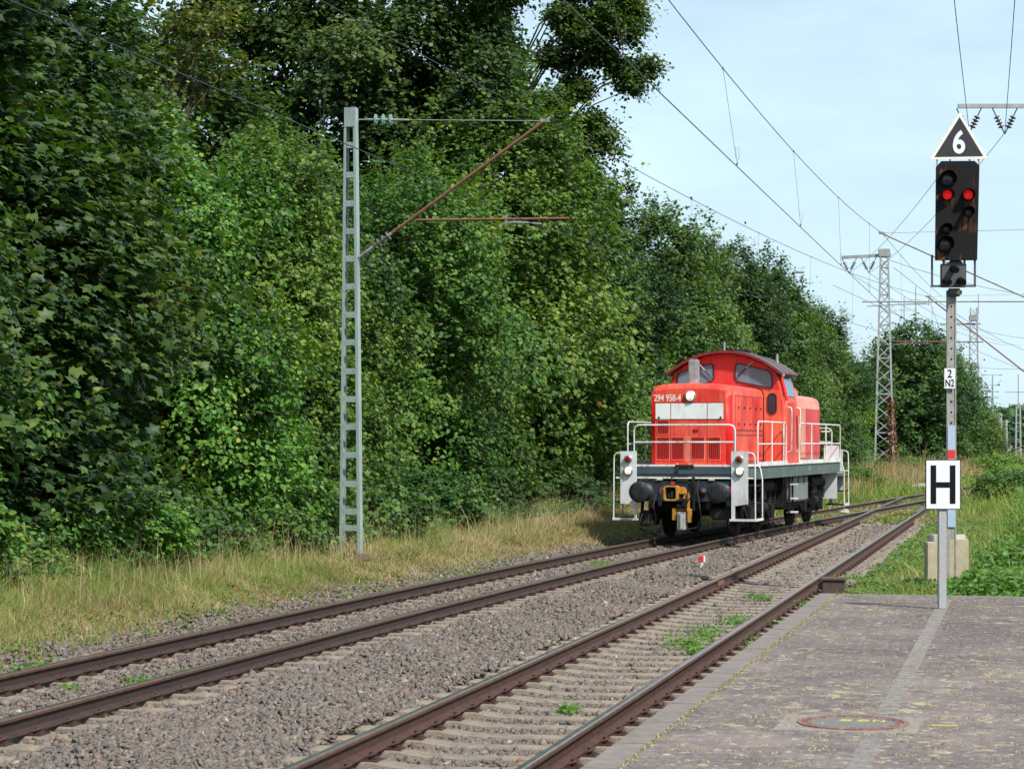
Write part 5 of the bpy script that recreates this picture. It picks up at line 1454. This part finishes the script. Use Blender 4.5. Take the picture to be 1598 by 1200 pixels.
# tanks and boxes between the bogies
b = MB(); b.bbox((0, 7.45, .99), (2.72, 2.4, .64), .04); lb(b, 'fuel_tank', 'tank_grey')
b = MB(); b.bbox((0, 7.45, .60), (2.4, 2.2, .22), .08); b.bbox((0, 5.95, .92), (2.5, .45, .74), .02); b.bbox((0, 1.3, .95), (1.7, .7, .66), .04); b.bbox((0, 13.0, .95), (1.7, .7, .66), .04); b.bbox((0, 7.2, 1.28), (1.6, 11.5, .07), .01); lb(b, 'equipment_boxes', 'bogie_dark')
for s in (1, -1):
    b = MB()
    for z in (.45, .78, 1.12): b.bbox((s * 1.46, 5.9, z), (.22, .42, .035), .006)
    b.build('ladder_rungs', 'railing_paint', loco)
    for y_, z_, w_, n_ in ((5.68, .42, .04, 'ladder_stile'), (6.12, .42, .04, 'ladder_stile'), (7.2, 1.08, .02, 'tank_bracket'), (8.0, 1.08, .02, 'tank_bracket')):
        b = MB(); b.bar((s * (1.42 if w_ > .03 else 1.37), y_, z_), (s * (1.42 if w_ > .03 else 1.37), y_, 1.32), w_); b.build(n_, 'bogie_dark', loco)

# ------------------------------------------------------------------ vegetation
PROTO = {}
def proto(key, seed, H, W, nb, n_tw, lpt, leaf, twl, tpl, mat, spikes=0, top=.3, depth=.11):
    bl = tree_blobs(seed, H, W, nb, .25, spikes, top)
    cm = crown_mesh('crown', seed, bl, n_tw, lpt, leaf, twl, tpl, mat, depth=depth)
    rnd = random.Random(seed); tg = [(x * 1.2, y * 1.2, z * 1.03) for x, y, z, *_ in rnd.sample(bl, min(14, len(bl)))]
    tm = limbs_mesh('trunk', seed, H * .92, .13, tg)
    PROTO[key] = (tm, cm)
proto('maple_a', 1, 9.5, 2.7, 36, 8600, 9, .130, .60, 'maple', 'leaf_maple', 4)
proto('maple_b', 2, 9.5, 2.6, 34, 8600, 9, .128, .60, 'maple', 'leaf_maple', 11, .25)
proto('maple_c', 3, 9.5, 2.8, 38, 8600, 9, .132, .64, 'maple', 'leaf_maple', 12, .22)
proto('hazel', 4, 6.0, 2.2, 24, 5600, 9, .105, .72, 'oval', 'leaf_hazel', 3, .5)
proto('far', 5, 9.5, 3.4, 40, 3800, 8, .21, .8, 'oval', 'leaf_maple', 6, .3)
def tree(name, key, X, Y, H, rz, tint, label, group=None, wide=1.0, cat='tree'):
    base = {'maple_a': 9.5, 'maple_b': 9.5, 'maple_c': 9.5, 'hazel': 6.0, 'far': 9.5}[key]
    z = float(ground_z(np.array([X]), np.array([Y]))[0]) - .05
    q = empty(name, (X, Y, z), rz); tag(q, label, cat, group)
    k = H / base; q.scale = (k * wide, k * wide, k)
    t_ = link('trunk', PROTO[key][0], q); c = link('crown', PROTO[key][1], q); c.color = (*tint, 1)
    return q
DK = (.54, .59, .58); MD = (.88, .92, .84); BR_ = (1.2, 1.2, .95); YL = (1.12, 1.1, .84); OL = (.98, .93, .8)  # DK: darker species tone, plus shade put into the foliage tint
hd = lambda Y, off: AC(Y) - off * math.sqrt(1 + AM(Y) ** 2)
ROW = [  # key, Y, offset, H, rz, tint, wide, label
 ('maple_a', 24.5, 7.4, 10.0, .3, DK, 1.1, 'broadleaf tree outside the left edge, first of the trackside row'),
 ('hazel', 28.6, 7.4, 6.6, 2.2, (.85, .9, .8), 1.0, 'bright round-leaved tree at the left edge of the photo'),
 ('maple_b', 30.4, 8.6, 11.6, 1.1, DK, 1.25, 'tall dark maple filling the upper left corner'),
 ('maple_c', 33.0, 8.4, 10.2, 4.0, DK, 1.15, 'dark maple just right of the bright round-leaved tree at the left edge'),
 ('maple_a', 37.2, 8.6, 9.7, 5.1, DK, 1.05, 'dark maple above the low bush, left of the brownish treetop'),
 ('hazel', 37.6, 6.3, 6.2, .9, BR_, .85, 'fresh green hazel-like tree left of the ladder-like mast'),
 ('maple_b', 40.6, 8.3, 7.7, 2.9, MD, .95, 'mid green maple directly left of the ladder-like mast top'),
 ('maple_c', 44.0, 7.1, 7.6, 1.6, YL, .85, 'yellow-green young maple behind the ladder-like mast'),
 ('maple_a', 47.4, 8.0, 8.3, 3.3, MD, .9, 'leafy maple directly right of the ladder-like mast'),
 ('hazel', 51.0, 6.6, 7.4, 4.4, OL, .85, 'olive green tree below the slanting cantilever arm'),
 ('maple_b', 54.8, 7.9, 8.4, .2, MD, .9, 'maple behind the tip of the rusty steady tube'),
 ('maple_c', 59.6, 7.2, 10.8, 5.6, YL, .95, 'pale yellow-green tree under the oak branch, rising beside the cantilever head'),
 ('maple_a', 64.6, 7.5, 9.9, 1.3, MD, .9, 'dark green maple left of the locomotive railing'),
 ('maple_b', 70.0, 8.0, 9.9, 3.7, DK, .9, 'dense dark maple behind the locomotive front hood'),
 ('maple_c', 75.6, 7.2, 9.4, 2.4, MD, .9, 'maple behind the locomotive exhaust stack'),
 ('maple_a', 81.4, 7.8, 9.2, 4.8, OL, .9, 'olive maple behind the locomotive cab roof'),
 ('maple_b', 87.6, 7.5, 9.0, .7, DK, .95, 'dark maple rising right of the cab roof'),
 ('maple_c', 94.0, 7.6, 8.8, 5.9, MD, .95, 'tree with upright shoots beneath the street lamp'),
 ('maple_a', 101.0, 7.8, 8.3, 2.0, OL, 1.0, 'tree with brownish leaves behind the rear hood'),
 ('maple_b', 108.0, 8.0, 7.8, 3.1, MD, 1.0, 'tree ending the tall row, left of the lattice mast'),
 ('hazel', 113.0, 8.6, 5.8, .4, YL, .8, 'rounded light green tree left of the lattice mast'),
]
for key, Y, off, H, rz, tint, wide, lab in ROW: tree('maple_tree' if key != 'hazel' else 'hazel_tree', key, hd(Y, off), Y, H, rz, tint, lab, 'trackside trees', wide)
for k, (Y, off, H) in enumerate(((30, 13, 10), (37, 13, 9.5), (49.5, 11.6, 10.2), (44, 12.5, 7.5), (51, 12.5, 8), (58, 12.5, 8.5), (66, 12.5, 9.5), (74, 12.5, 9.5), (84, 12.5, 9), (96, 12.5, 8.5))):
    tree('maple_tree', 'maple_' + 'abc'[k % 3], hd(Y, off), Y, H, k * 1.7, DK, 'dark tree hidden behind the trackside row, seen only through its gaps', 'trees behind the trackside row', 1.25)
FARL = [
 ('far', P3(1482, 0, 158).x, 158, 7.6, 5.5, (.8, .85, .8), .9, 'dark green tree directly behind the signal mast plate'),
 ('far', P3(1410, 0, 170).x, 170, 8.6, 2.2, OL, 1.1, 'broad olive tree far behind the lattice mast'),
 ('far', P3(1392, 0, 146).x, 146, 8.3, .5, OL, 1.0, 'small brownish tree directly behind the lattice mast'),
 ('far', P3(1428, 0, 142).x, 142, 9.0, 1.5, (.72, .8, .8), 1.05, 'big dark tree between the lattice mast and the signal mast'),
 ('far', P3(1463, 0, 150).x, 150, 8.6, 3.5, (.75, .8, .85), .9, 'dark tree touching the signal mast from the left'),
 ('far', P3(1350, 0, 148).x, 148, 6.6, 2.5, YL, .9, 'low yellowish tree at the end of the trackside row'),
 ('far', P3(1501, 0, 165).x, 165, 5.3, 4.5, (1.0, .85, .8), 1.0, 'low reddish-green tree right of the signal mast plate'),
 ('far', P3(1524, 0, 175).x, 172, 4.0, .9, (1.3, .95, .85), 1.1, 'rust-tinted bush-like tree above the pinkish weeds'),
 ('far', P3(1552, 0, 180).x, 182, 2.9, .2, (1.0, 1.1, 1.1), 1.2, 'low green tree below the far poles'),
 ('far', P3(1487, 0, 230).x, 230, 6.4, 1.1, (.85, .95, 1.0), 1.0, 'far tree behind the second lattice mast'),
]
for key, X, Y, H, rz, tint, wide, lab in FARL: tree('leafy_tree', key, X, Y, H, rz, tint, lab, 'middle distance trees', wide)

# the big oak-like tree behind the hedge
def big_tree(name, X, Y, label, seed, H, r0, targets, blobs, n_tw, leaf, tint, cat='tree', lean=(0, 0)):
    q = empty(name, (X, Y, .2)); tag(q, label, cat)
    link('trunk', limbs_mesh('trunk', seed, H, r0, targets, lean), q)
    c = link('crown', crown_mesh('crown', seed, blobs, n_tw, 8, leaf, .55, 'maple' if name == 'maple_tree' else 'oval', 'leaf_oak', depth=.3, axis_c=(0, 0, H * .5)), q); c.color = (*tint, 1)
    return q
def W2(px, py, Y, X0, dy=0):   # crown clump centre given where it stands in the world
    p = P3(px, py, Y); return (p.x - X0, dy, p.z - .2)
OY = 62.0; OX = P3(590, 600, OY).x
rnd = random.Random(31); bl = []
for (px, py, r, dy) in ((330, 70, 1.1, 0), (370, 150, 1.3, 1), (420, 60, 1.7, -1), (470, 160, 1.7, 0), (400, 230, 1.0, 1), (520, 40, 1.8, 1), (560, 130, 1.7, -1.5), (500, 250, 1.3, 1), (600, 210, 1.6, 0), (640, 60, 1.9, -.5), (660, 150, 1.5, 1.5), (700, 240, 1.4, 0), (740, 60, 1.7, .5), (760, 150, 1.6, -1), (800, 210, 1.3, 1), (650, -60, 2.2, 0), (500, -60, 2.2, 0), (380, -60, 2.0, 0), (780, -50, 1.8, 0), (600, -140, 2.2, 0), (460, -140, 2.0, 1), (730, -140, 1.8, -1), (540, 300, 1.0, 1.5), (620, 290, 1.1, 2), (350, 0, 1.2, 0)):
    for k in range(5):
        x, y, z = W2(px + rnd.uniform(-38, 38), py + rnd.uniform(-32, 32), OY, OX, dy + rnd.uniform(-1.2, 1.2)); s = r * rnd.uniform(.34, .56)
        bl.append((x, y, z, s * 1.1, s * 1.1, s * .8))
tg = [(x, y, z) for x, y, z, *_ in rnd.sample(bl, 30)]
big_tree('oak_tree', OX, OY, 'huge dark oak towering behind the ladder-like mast, trunk partly visible', 32, 17.5, .42, tg, bl, 17500, .145, (.85, .9, .85))
OY2 = 70.0; OX2 = P3(800, 600, OY2).x; bl = []
for (px, py, r, dy) in ((850, 180, 1.1, 0), (890, 140, .7, 0), (870, 90, .7, .5), (900, 60, .9, 0), (930, 30, 1.0, 0), (965, 25, .9, .4), (975, 55, .6, 0), (880, 30, .8, 0), (930, 90, .6, 0), (965, 105, .5, .2), (990, 120, .45, 0), (978, 140, .3, 0), (1012, 108, .22, 0), (880, 212, .9, 0), (915, 195, .7, .5), (935, 228, .6, 0), (885, 258, .9, 1), (840, 240, 1.2, 0), (780, 160, 1.2, .5), (775, 100, .8, 1), (760, 30, 1.0, .5), (955, -10, .9, 0), (890, -20, 1.0, 0), (800, -60, 1.7, 0), (860, 300, 1.2, 1)):
    for k in range(6):
        x, y, z = W2(px + rnd.uniform(-17, 17) * (r + .3), py + rnd.uniform(-15, 15) * (r + .2), OY2, OX2, dy + rnd.uniform(-.7, .7)); s = (r * .6 + .25) * rnd.uniform(.26, .52)
        bl.append((x, y, z, s, s, s * .62))
tg = [(x, y, z) for x, y, z, *_ in rnd.sample(bl, 34)]
big_tree('oak_tree', OX2, OY2, 'oak whose lowest branch reaches far right into the open sky', 33, 15.0, .21, tg, bl, 9500, .125, (1.0, 1.05, .9))
# half bare tree with brown leaves in the gap at the upper left
OY3 = 46.0; OX3 = P3(262, 600, OY3).x; bl = []
for (px, py, r) in ((300, 40, .5), (330, 55, .35), (250, 60, .45), (280, 100, .5), (330, 95, .35), (350, 45, .3), (240, 120, .6), (290, 160, .5), (250, 190, .6), (350, 110, .3), (210, 60, .6), (225, 20, .4)):
    for k in range(3):
        x, y, z = W2(px + rnd.uniform(-18, 18), py + rnd.uniform(-14, 14), OY3, OX3, rnd.uniform(-.5, .5)); bl.append((x, y, z, r * .5, r * .5, r * .4))
q = big_tree('withered_tree', OX3, OY3, 'half bare tree with brown leaves in the sky gap at the upper left', 34, 10.2, .12, [(x, y, z) for x, y, z, *_ in bl], bl, 420, .12, (1.8, 1.2, .8))

# low shrubs at the foot of the hedge
def bush_mesh(seed, W, H, n_tw, leaf, tpl, mat):
    rnd = random.Random(seed); bl = []
    for k in range(16):
        a = rnd.uniform(0, 6.28); q = W * math.sqrt(rnd.random()) * .75; z = H * rnd.uniform(.15, .8) * (1 - .35 * q / W)
        bl.append((math.cos(a) * q, math.sin(a) * q, z, W * .33, W * .33, H * .24))
    me = crown_mesh('foliage', seed, bl, n_tw, 8, leaf, .35, tpl, mat)
    b = MB()
    for x, y, z, *_ in bl[:9]: b.tube([(x * .2, y * .2, -.1), (x * .6, y * .6, z * .6), (x, y, z * 1.1)], [.02, .014, .006], 5)
    return me, b.mesh('stems', 'bark')
BU = bush_mesh(51, 1.4, 1.35, 2200, .098, 'oval', 'leaf_hazel'); BV = bush_mesh(52, 1.1, 1.1, 900, .10, 'maple', 'leaf_maple'); BW = bush_mesh(53, 1.2, .95, 1100, .085, 'oval', 'leaf_weed')
def bush(src, X, Y, k, rz, tint, label, name='shrub', group='shrubs at the foot of the hedge', kz=1.0):
    z = float(ground_z(np.array([X]), np.array([Y]))[0]) - .04
    q = empty(name, (X, Y, z), rz); q.scale = (k, k, k * kz); tag(q, label, 'shrub', group)
    f = link('foliage', src[0], q); f.color = (*tint, 1); link('stems', src[1], q)
for a in ((BU, 27.2, 5.2, .9, .3, MD, 'large-leaved light green shrub at the lower left corner of the hedge'),
          (BU, 31.6, 4.7, .85, 2.0, BR_, 'broad fresh green bush spilling onto the grass below the dark maples'),
          (BU, 29.6, 5.2, .8, 4.0, MD, 'round-leaved shrub between the two light green bushes at lower left'),
          (BV, 34.0, 4.9, 1.0, 1.0, MD, 'dark low maple shrub right of the broad fresh green bush'),
          (BV, 36.6, 4.3, .75, 3.0, MD, 'small leafy shrub touching the left foot of the ladder-like mast'),
          (BV, 38.6, 4.4, .9, 5.0, MD, 'maple seedling clump touching the right foot of the ladder-like mast'),
          (BV, 42.0, 4.8, 1.1, 2.2, MD, 'low maple shrub one step right of the ladder-like mast'),
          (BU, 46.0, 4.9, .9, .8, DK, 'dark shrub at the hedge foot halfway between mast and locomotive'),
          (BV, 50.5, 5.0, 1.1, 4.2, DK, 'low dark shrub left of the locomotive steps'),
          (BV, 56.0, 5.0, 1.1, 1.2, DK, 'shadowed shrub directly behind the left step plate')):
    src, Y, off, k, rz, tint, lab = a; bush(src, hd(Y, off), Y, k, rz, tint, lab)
for X, Y, k, tint, lab in ((P3(1338, 0, 92).x, 92, .9, MD, 'green shrub right of the locomotive rear railing'), (P3(1362, 0, 112).x, 112, .8, MD, 'weedy shrub under the switch box of the lattice mast'),
                           (P3(1424, 0, 118).x, 118, 1.0, OL, 'shrub right of the lattice mast foot'), (P3(1560, 0, 130).x, 130, 1.5, BR_, 'green shrub beyond the pinkish weeds at the right'),
                           (P3(1583, 0, 100).x, 100, 1.3, BR_, 'light shrub on the right bank near the picture edge'), (P3(1572, 0, 76).x, 76, 1.2, MD, 'leafy shrub at the right edge, nearer than the light shrub')):
    bush(BW, X, Y, k, k * 3, tint, lab, group='shrubs by the turnout')
rd = empty('withered_branch', (hd(32.5, 4.6), 32.5, .4)); tag(rd, 'withered branch with orange-brown leaves in front of the lower left hedge', 'branch')
b = MB(); b.tube([(0, .2, 0), (.05, .1, .6), (.12, 0, .95)], [.012, .01, .005], 5); b.build('twig', 'bark', rd)
rng = np.random.default_rng(9); N = 150
pos = np.stack([rng.uniform(-.1, .32, N), rng.uniform(-.15, .1, N), rng.uniform(.55, 1.15, N)], -1); pos[:, 2] -= pos[:, 0] * .8
V, F, T = scatter(*TPL['oval'], pos, frames_from(rng.normal(size=(N, 3)) - [0, 0, .8], rng.normal(size=(N, 3)) - [0, .8, 0]), rng.uniform(.05, .10, N), rng.uniform(0, 1, N))
link('withered_leaves', np_mesh('withered_leaves', V, F, 4, T, 'leaf_rust'), rd)

# grass
def blades(name, X, Y, h, w, tone, mat, label, lean=.35, seed=1, zo=0.0):
    rng = np.random.default_rng(seed); N = len(X)
    z = ground_z(X, Y) + zo - .01
    a = rng.uniform(0, 6.283, N); side = np.stack([np.cos(a), np.sin(a), np.zeros(N)], -1)
    b_ = rng.uniform(0, 6.283, N); ln = np.abs(rng.normal(0, lean, N)); dr = np.stack([np.cos(b_) * ln, np.sin(b_) * ln, np.ones(N)], -1)
    base = np.stack([X, Y, z], -1); mid = base + dr * (h * .55)[:, None]
    tip = base + (dr * np.array([1.9, 1.9, 1]))* h[:, None] 
    w2 = side * (w / 2)[:, None]
    V = np.stack([base - w2, base + w2, mid + w2 * .8, mid - w2 * .8, tip + w2 * .15, tip - w2 * .15], 1).reshape(-1, 3)
    k = (np.arange(N) * 6)[:, None]
    F = np.concatenate([np.stack([k + 0, k + 1, k + 2, k + 3], -1).reshape(-1, 4), np.stack([k + 3, k + 2, k + 4, k + 5], -1).reshape(-1, 4)])
    o = link(name, np_mesh(name, V, F, 4, np.concatenate([tone, tone]), mat)); tag(o, label, 'grass', kind='stuff'); return o
def noise2(X, Y, s, seed=0):
    r_ = np.random.default_rng(seed); v = 0
    for k in range(6):
        a = r_.uniform(0, 6.28); f = s * r_.uniform(.5, 2.2); v = v + np.sin((X * np.cos(a) + Y * np.sin(a)) * f + r_.uniform(0, 6.28))
    return v / 6
rng = np.random.default_rng(77)
N = 330000; Y = 20 + 48 * rng.random(N) ** 1.25; d = rng.uniform(1.9, 6.4, N) ; ac = np.array([AC(y) for y in Y])
d = np.where(rng.random(N) < .4, rng.normal(3.6, 1.1, N), d); d = np.where(rng.random(N) < .25, rng.uniform(1.85, 3.0, N), d); k = (d > 1.85); Y, d, ac = Y[k], d[k], ac[k]
X = ac - d * 1.04; nv = noise2(X, Y, 1.6, 3) * .6 + noise2(X, Y, 5.0, 13) * .4
green = rng.random(len(X)) < np.clip(.47 + .9 * nv + (d - 3.4) * .16 - (Y - 29) * .016, .04, .97)
clump = np.clip(.75 + 1.1 * noise2(X, Y, 7.0, 21), .25, 1.5)
h = .78 * rng.lognormal(0, .42, len(X)) * np.interp(d, [1.9, 2.5, 4.0, 6], [.055, .11, .27, .38]) * np.interp(Y, [22, 30, 60], [1.1, 1, .9]) * clump
bare = (rng.random(len(X)) < np.interp(d, [1.9, 2.2, 2.6], [.35, .1, 0]) + .12 * (noise2(X, Y, 3.0, 31) < -.35)); X, Y, h, green = X[~bare], Y[~bare], h[~bare], green[~bare]
w = np.where(Y < 35, .006, .009) * rng.uniform(.7, 1.3, len(X))
ton = np.clip(.5 + .35 * noise2(X, Y, 2.0, 41) + rng.normal(0, .2, len(X)), 0, 1)
blades('dry_grass', X[~green], Y[~green], h[~green], w[~green], ton[~green], 'grass_dry', 'dry straw-coloured grass on the verge beside the left track', .55, 1)
blades('green_grass', X[green], Y[green], h[green] * 1.05, w[green], ton[green], 'grass_green', 'green grass growing along the foot of the hedge', .55, 2)
N = 2600; Y = 22 + 40 * rng.random(N); ac = np.array([AC(y) for y in Y]); X = ac - rng.uniform(2.9, 5.6, N) * 1.04
o = blades('seed_stalks', X, Y, rng.uniform(.4, .75, N), np.full(N, .005), rng.uniform(.6, 1, N), 'grass_dry', 'tall pale grass stalks rising from the verge', .22, 14)
N = 2600; z = ground_z(X, Y)
N = 9000; Y = 21 + 40 * rng.random(N); X = np.array([AC(y) for y in Y]) - rng.uniform(1.7, 3.2, N) * 1.04
k = noise2(X, Y, 2.6, 51) > .05; X, Y = X[k], Y[k]
VERGE = (X, Y)
# right side and the far track area
N = 120000; Y = 26 + 110 * rng.random(N) ** 1.5; ref = np.where(Y < 86, -3.36 + TB * Y, 9.993 + .339 * (Y - 64.9)); X = ref + np.where(rng.random(N) < .6, rng.uniform(.5, 3, N), rng.uniform(.5, 9, N)) * (1 + (Y - 26) / 90)
h = rng.lognormal(0, .4, N) * .15 * (1 + .5 * noise2(X, Y, .9, 5)) * np.interp(X - ref, [.5, 1.6], [.35, 1]); w = .008 * (1 + (Y - 26) / 40)
dry = rng.random(N) < np.clip(.12 + .3 * noise2(X, Y, .7, 12) + (Y - 50) * .004, .03, .8)
blades('green_grass', X[~dry], Y[~dry], h[~dry], w[~dry], rng.random((~dry).sum()), 'grass_green', 'green grass beyond the platform end on the right', .45, 3)
blades('dry_grass', X[dry], Y[dry], h[dry] * 1.3, w[dry], rng.random(dry.sum()), 'grass_dry', 'yellowed grass among the weeds right of the tracks', .4, 4)
N = 60000; Y = 64 + 90 * rng.random(N); c_ = np.array([AC(y) for y in Y]); X = c_ + rng.uniform(-6.5, 6, N); h = rng.lognormal(0, .4, N) * .30 * (1 + .4 * noise2(X, Y, .5, 6)); nr = (np.abs(X - c_) < 1.3) | ((np.abs(X - (-4.13 + TB * Y)) < 1.25) & (Y < 82)); h[nr] *= .22
blades('weedy_grass', X, Y, h, np.full(N, .022), rng.random(N), 'grass_green', 'weedy grass around the distant turnout', .45, 5)
N = 13000; Y = 80 + 60 * rng.random(N); c_ = np.array([AC(y) for y in Y]); X = c_ + np.where(rng.random(N) < .5, rng.uniform(-6.3, -2.5, N), rng.uniform(2, 8, N)); h = rng.lognormal(0, .4, N) * .55
o = blades('dry_grass', X, Y, h, np.full(N, .02), rng.random(N), 'grass_dry', 'tall dry weeds near the lattice mast', .3, 6); o.color = (1.0, .85, .95, 1)

def leaf_cover(name, X, Y, hmax, leaf, mat, label, seed, tint=(1, 1, 1), tpl='oval', cat='ground cover', rust=0.0, zb=0.0):
    rng = np.random.default_rng(seed); N = len(X)
    z = ground_z(X, Y) + zb + hmax * (1 - np.abs(rng.normal(0, .28, N))).clip(0, 1.1)
    ax = rng.normal(size=(N, 3)) * [1, 1, .4] - [0, 0, .3]; nm = rng.normal(0, .5, (N, 3)) + [0, -.25, .9]
    tone = np.clip(.42 + .22 * noise2(X, Y, 1.3, seed) + rng.normal(0, .14, N), 0, .93)
    r_ = rng.random(N) < rust * (1 + noise2(X, Y, .8, seed + 3)); tone[r_] = rng.uniform(.94, 1, r_.sum())
    V, F, T = scatter(*TPL[tpl], np.stack([X, Y, z], -1), frames_from(ax, nm), leaf * rng.uniform(.6, 1.3, N), tone)
    o = link(name, np_mesh(name, V, F, 4, T, mat)); o.color = (*tint, 1); tag(o, label, cat, kind='stuff'); return o
def region(n, y0, y1, lo, hi, pw=1.0, seed=0):
    rng = np.random.default_rng(seed); Y = y0 + (y1 - y0) * rng.random(n) ** pw
    ref = np.where(Y < 86, -3.36 + TB * Y, 9.993 + .339 * (Y - 64.9)); u = rng.random(n)
    L_, H__ = np.interp(Y, *lo), np.interp(Y, *hi); return ref + L_ + (H__ - L_) * u, Y
# dense bramble bank on the right
X, Y = region(170000, 25.75, 62, ([25, 30, 40, 62], [2.2, 2.3, 2.7, 3.2]), ([25, 40, 62], [10, 10, 13]), 1.3, 61)
m = noise2(X, Y, .8, 2) > -.75; X, Y = X[m], Y[m]
e_ = X - (-3.36 + TB * Y)
leaf_cover('bramble_bank', X, Y, (.30 + .50 * np.clip((e_ - 2.2) / 2.0, 0, 1)) * (1 + .75 * noise2(X, Y, 1.7, 4)), .07, 'leaf_weed', 'bright green bramble thicket beyond the platform at the right edge', 62, (.95, 1.05, .9), rust=.02)
X, Y = region(80000, 60, 150, ([60, 150], [3.0, 3.0]), ([60, 150], [13, 26]), 1.2, 63)
leaf_cover('bramble_bank', X, Y, .75 + .45 * noise2(X, Y, .6, 4), .16, 'leaf_weed', 'weedy green bank in the distance on the right', 64, (.95, 1.0, .9), rust=.06)
X, Y = region(52000, 25.7, 60, ([25, 60], [.6, .6]), ([25, 60], [3.4, 4.0]), 1.3, 65)
leaf_cover('weeds', X, Y, .17 + .10 * noise2(X, Y, 1.5, 4), .055, 'leaf_weed', 'low weeds between the platform end and the right rail', 66, (1, 1, 1), rust=.07)
N = 16000; rng = np.random.default_rng(67); Y = 62 + 34 * rng.random(N); X = np.array([AC(y) for y in Y]) + rng.uniform(-2.4, 3.6, N)
leaf_cover('weeds', X, Y, .10 + .06 * noise2(X, Y, 1.1, 4), .10, 'leaf_weed', 'green and rust-coloured creeping weeds over the turnout', 68, (1, .95, .9), rust=.28)
N = 9000; Y = 55 + 12 * rng.random(N); X = np.array([AR(y) for y in Y]) + rng.uniform(.1, 1.0, N) * (1 + 0 * Y)
leaf_cover('weeds', X, Y, .05 + .04 * noise2(X, Y, 1.1, 4), .07, 'leaf_weed', 'brownish weeds between the two converging tracks', 69, (1.1, .9, .8), rust=.4)
N = 24000; Y = 24 + 40 * rng.random(N); X = np.array([AC(y) for y in Y]) - rng.uniform(3.7, 6.8, N) * 1.04
leaf_cover('undergrowth', X, Y, .32 + .2 * noise2(X, Y, 1.3, 7), .075, 'leaf_hazel', 'leafy undergrowth along the foot of the hedge', 70, (.9, .95, .9))
N = 5200; rng = np.random.default_rng(75); Y = 26 + 34 * rng.random(N) ** 1.2; X = -3.36 + TB * Y + rng.uniform(2.6, 9, N); k = noise2(X, Y, 1.2, 55) > 0; X, Y = X[k], Y[k]
blades('weed_stalks', X, Y, rng.uniform(.7, 1.25, len(X)), np.full(len(X), .012), rng.uniform(0, 1, len(X)), 'grass_green', 'tall green stalks rising from the bramble thicket', .3, 15)
# small weed tufts near the rails
tuf = [(BL(28.2) + 1.15, 28.2, .25), (BL(26.6) + 1.0, 26.6, .3), (BL(25) + 1.05, 25.2, .3), (BL(24.4) + 1.15, 24.3, .16), (BL(19) + .9, 19.0, .12), (BR(24.6) + .25, 24.6, .16), (BR(25.4) + .25, 25.4, .18), (BR(27.6) + .3, 27.8, .2), (BR(31) + .2, 31, .2), (BL(32.5) + .9, 32.5, .2),
       (AL(20.6) + .45, 20.6, .10), (AL(21.4) + .75, 21.2, .12), (AL(22.1) + .9, 21.9, .10), (AL(19.4) + .15, 19.4, .08), (AR(40.5) - .6, 41, .3), (AL(24) - .45, 24.2, .18), (AL(22) - .6, 22.2, .25), (AL(20.6) - .6, 20.9, .3), (AL(29) - .5, 29.2, .15), (AL(36) - .55, 36, .2), (AL(38) - .6, 38.5, .2), (BR(34.5) + .5, 35, .2), (BR(37) + .4, 37, .3)]
XX, YY, HH = [], [], []
rng = np.random.default_rng(71)
for x, y, r in tuf:
    n = int(900 * r); XX.append(x + rng.normal(0, r * .55, n)); YY.append(y + rng.normal(0, r * 1.1, n)); HH.append(np.full(n, .05 + r * .22) * rng.uniform(.3, 1.3, n))
X, Y, Hh = np.concatenate(XX), np.concatenate(YY), np.concatenate(HH)
leaf_cover('weeds', X, Y, Hh + .02, .042, 'leaf_weed', 'small green weed tufts sprouting beside the rails', 72, (.95, 1.1, .8))

leaf_cover('weeds', VERGE[0], VERGE[1], np.full(len(VERGE[0]), .06), .05, 'leaf_weed', 'low creeping weeds along the ballast edge of the left track', 73, (.95, 1.0, .8), rust=.10)
# far woods on the horizon
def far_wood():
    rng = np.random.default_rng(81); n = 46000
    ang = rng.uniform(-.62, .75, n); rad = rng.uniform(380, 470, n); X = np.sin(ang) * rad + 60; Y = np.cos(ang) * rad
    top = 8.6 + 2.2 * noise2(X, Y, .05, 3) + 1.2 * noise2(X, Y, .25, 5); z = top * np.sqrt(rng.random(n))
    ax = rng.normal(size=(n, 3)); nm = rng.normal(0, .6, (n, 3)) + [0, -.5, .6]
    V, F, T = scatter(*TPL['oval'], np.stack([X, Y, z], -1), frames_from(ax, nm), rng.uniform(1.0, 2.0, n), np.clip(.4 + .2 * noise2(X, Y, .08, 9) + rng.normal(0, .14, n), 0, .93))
    o = link('distant_woods', np_mesh('distant_woods', V, F, 4, T, 'leaf_oak')); tag(o, 'blue-green line of distant woods on the horizon', 'woods', kind='stuff'); o.color = (.95, 1.15, 1.5, 1)  # bluish tint puts distance haze into the foliage colour
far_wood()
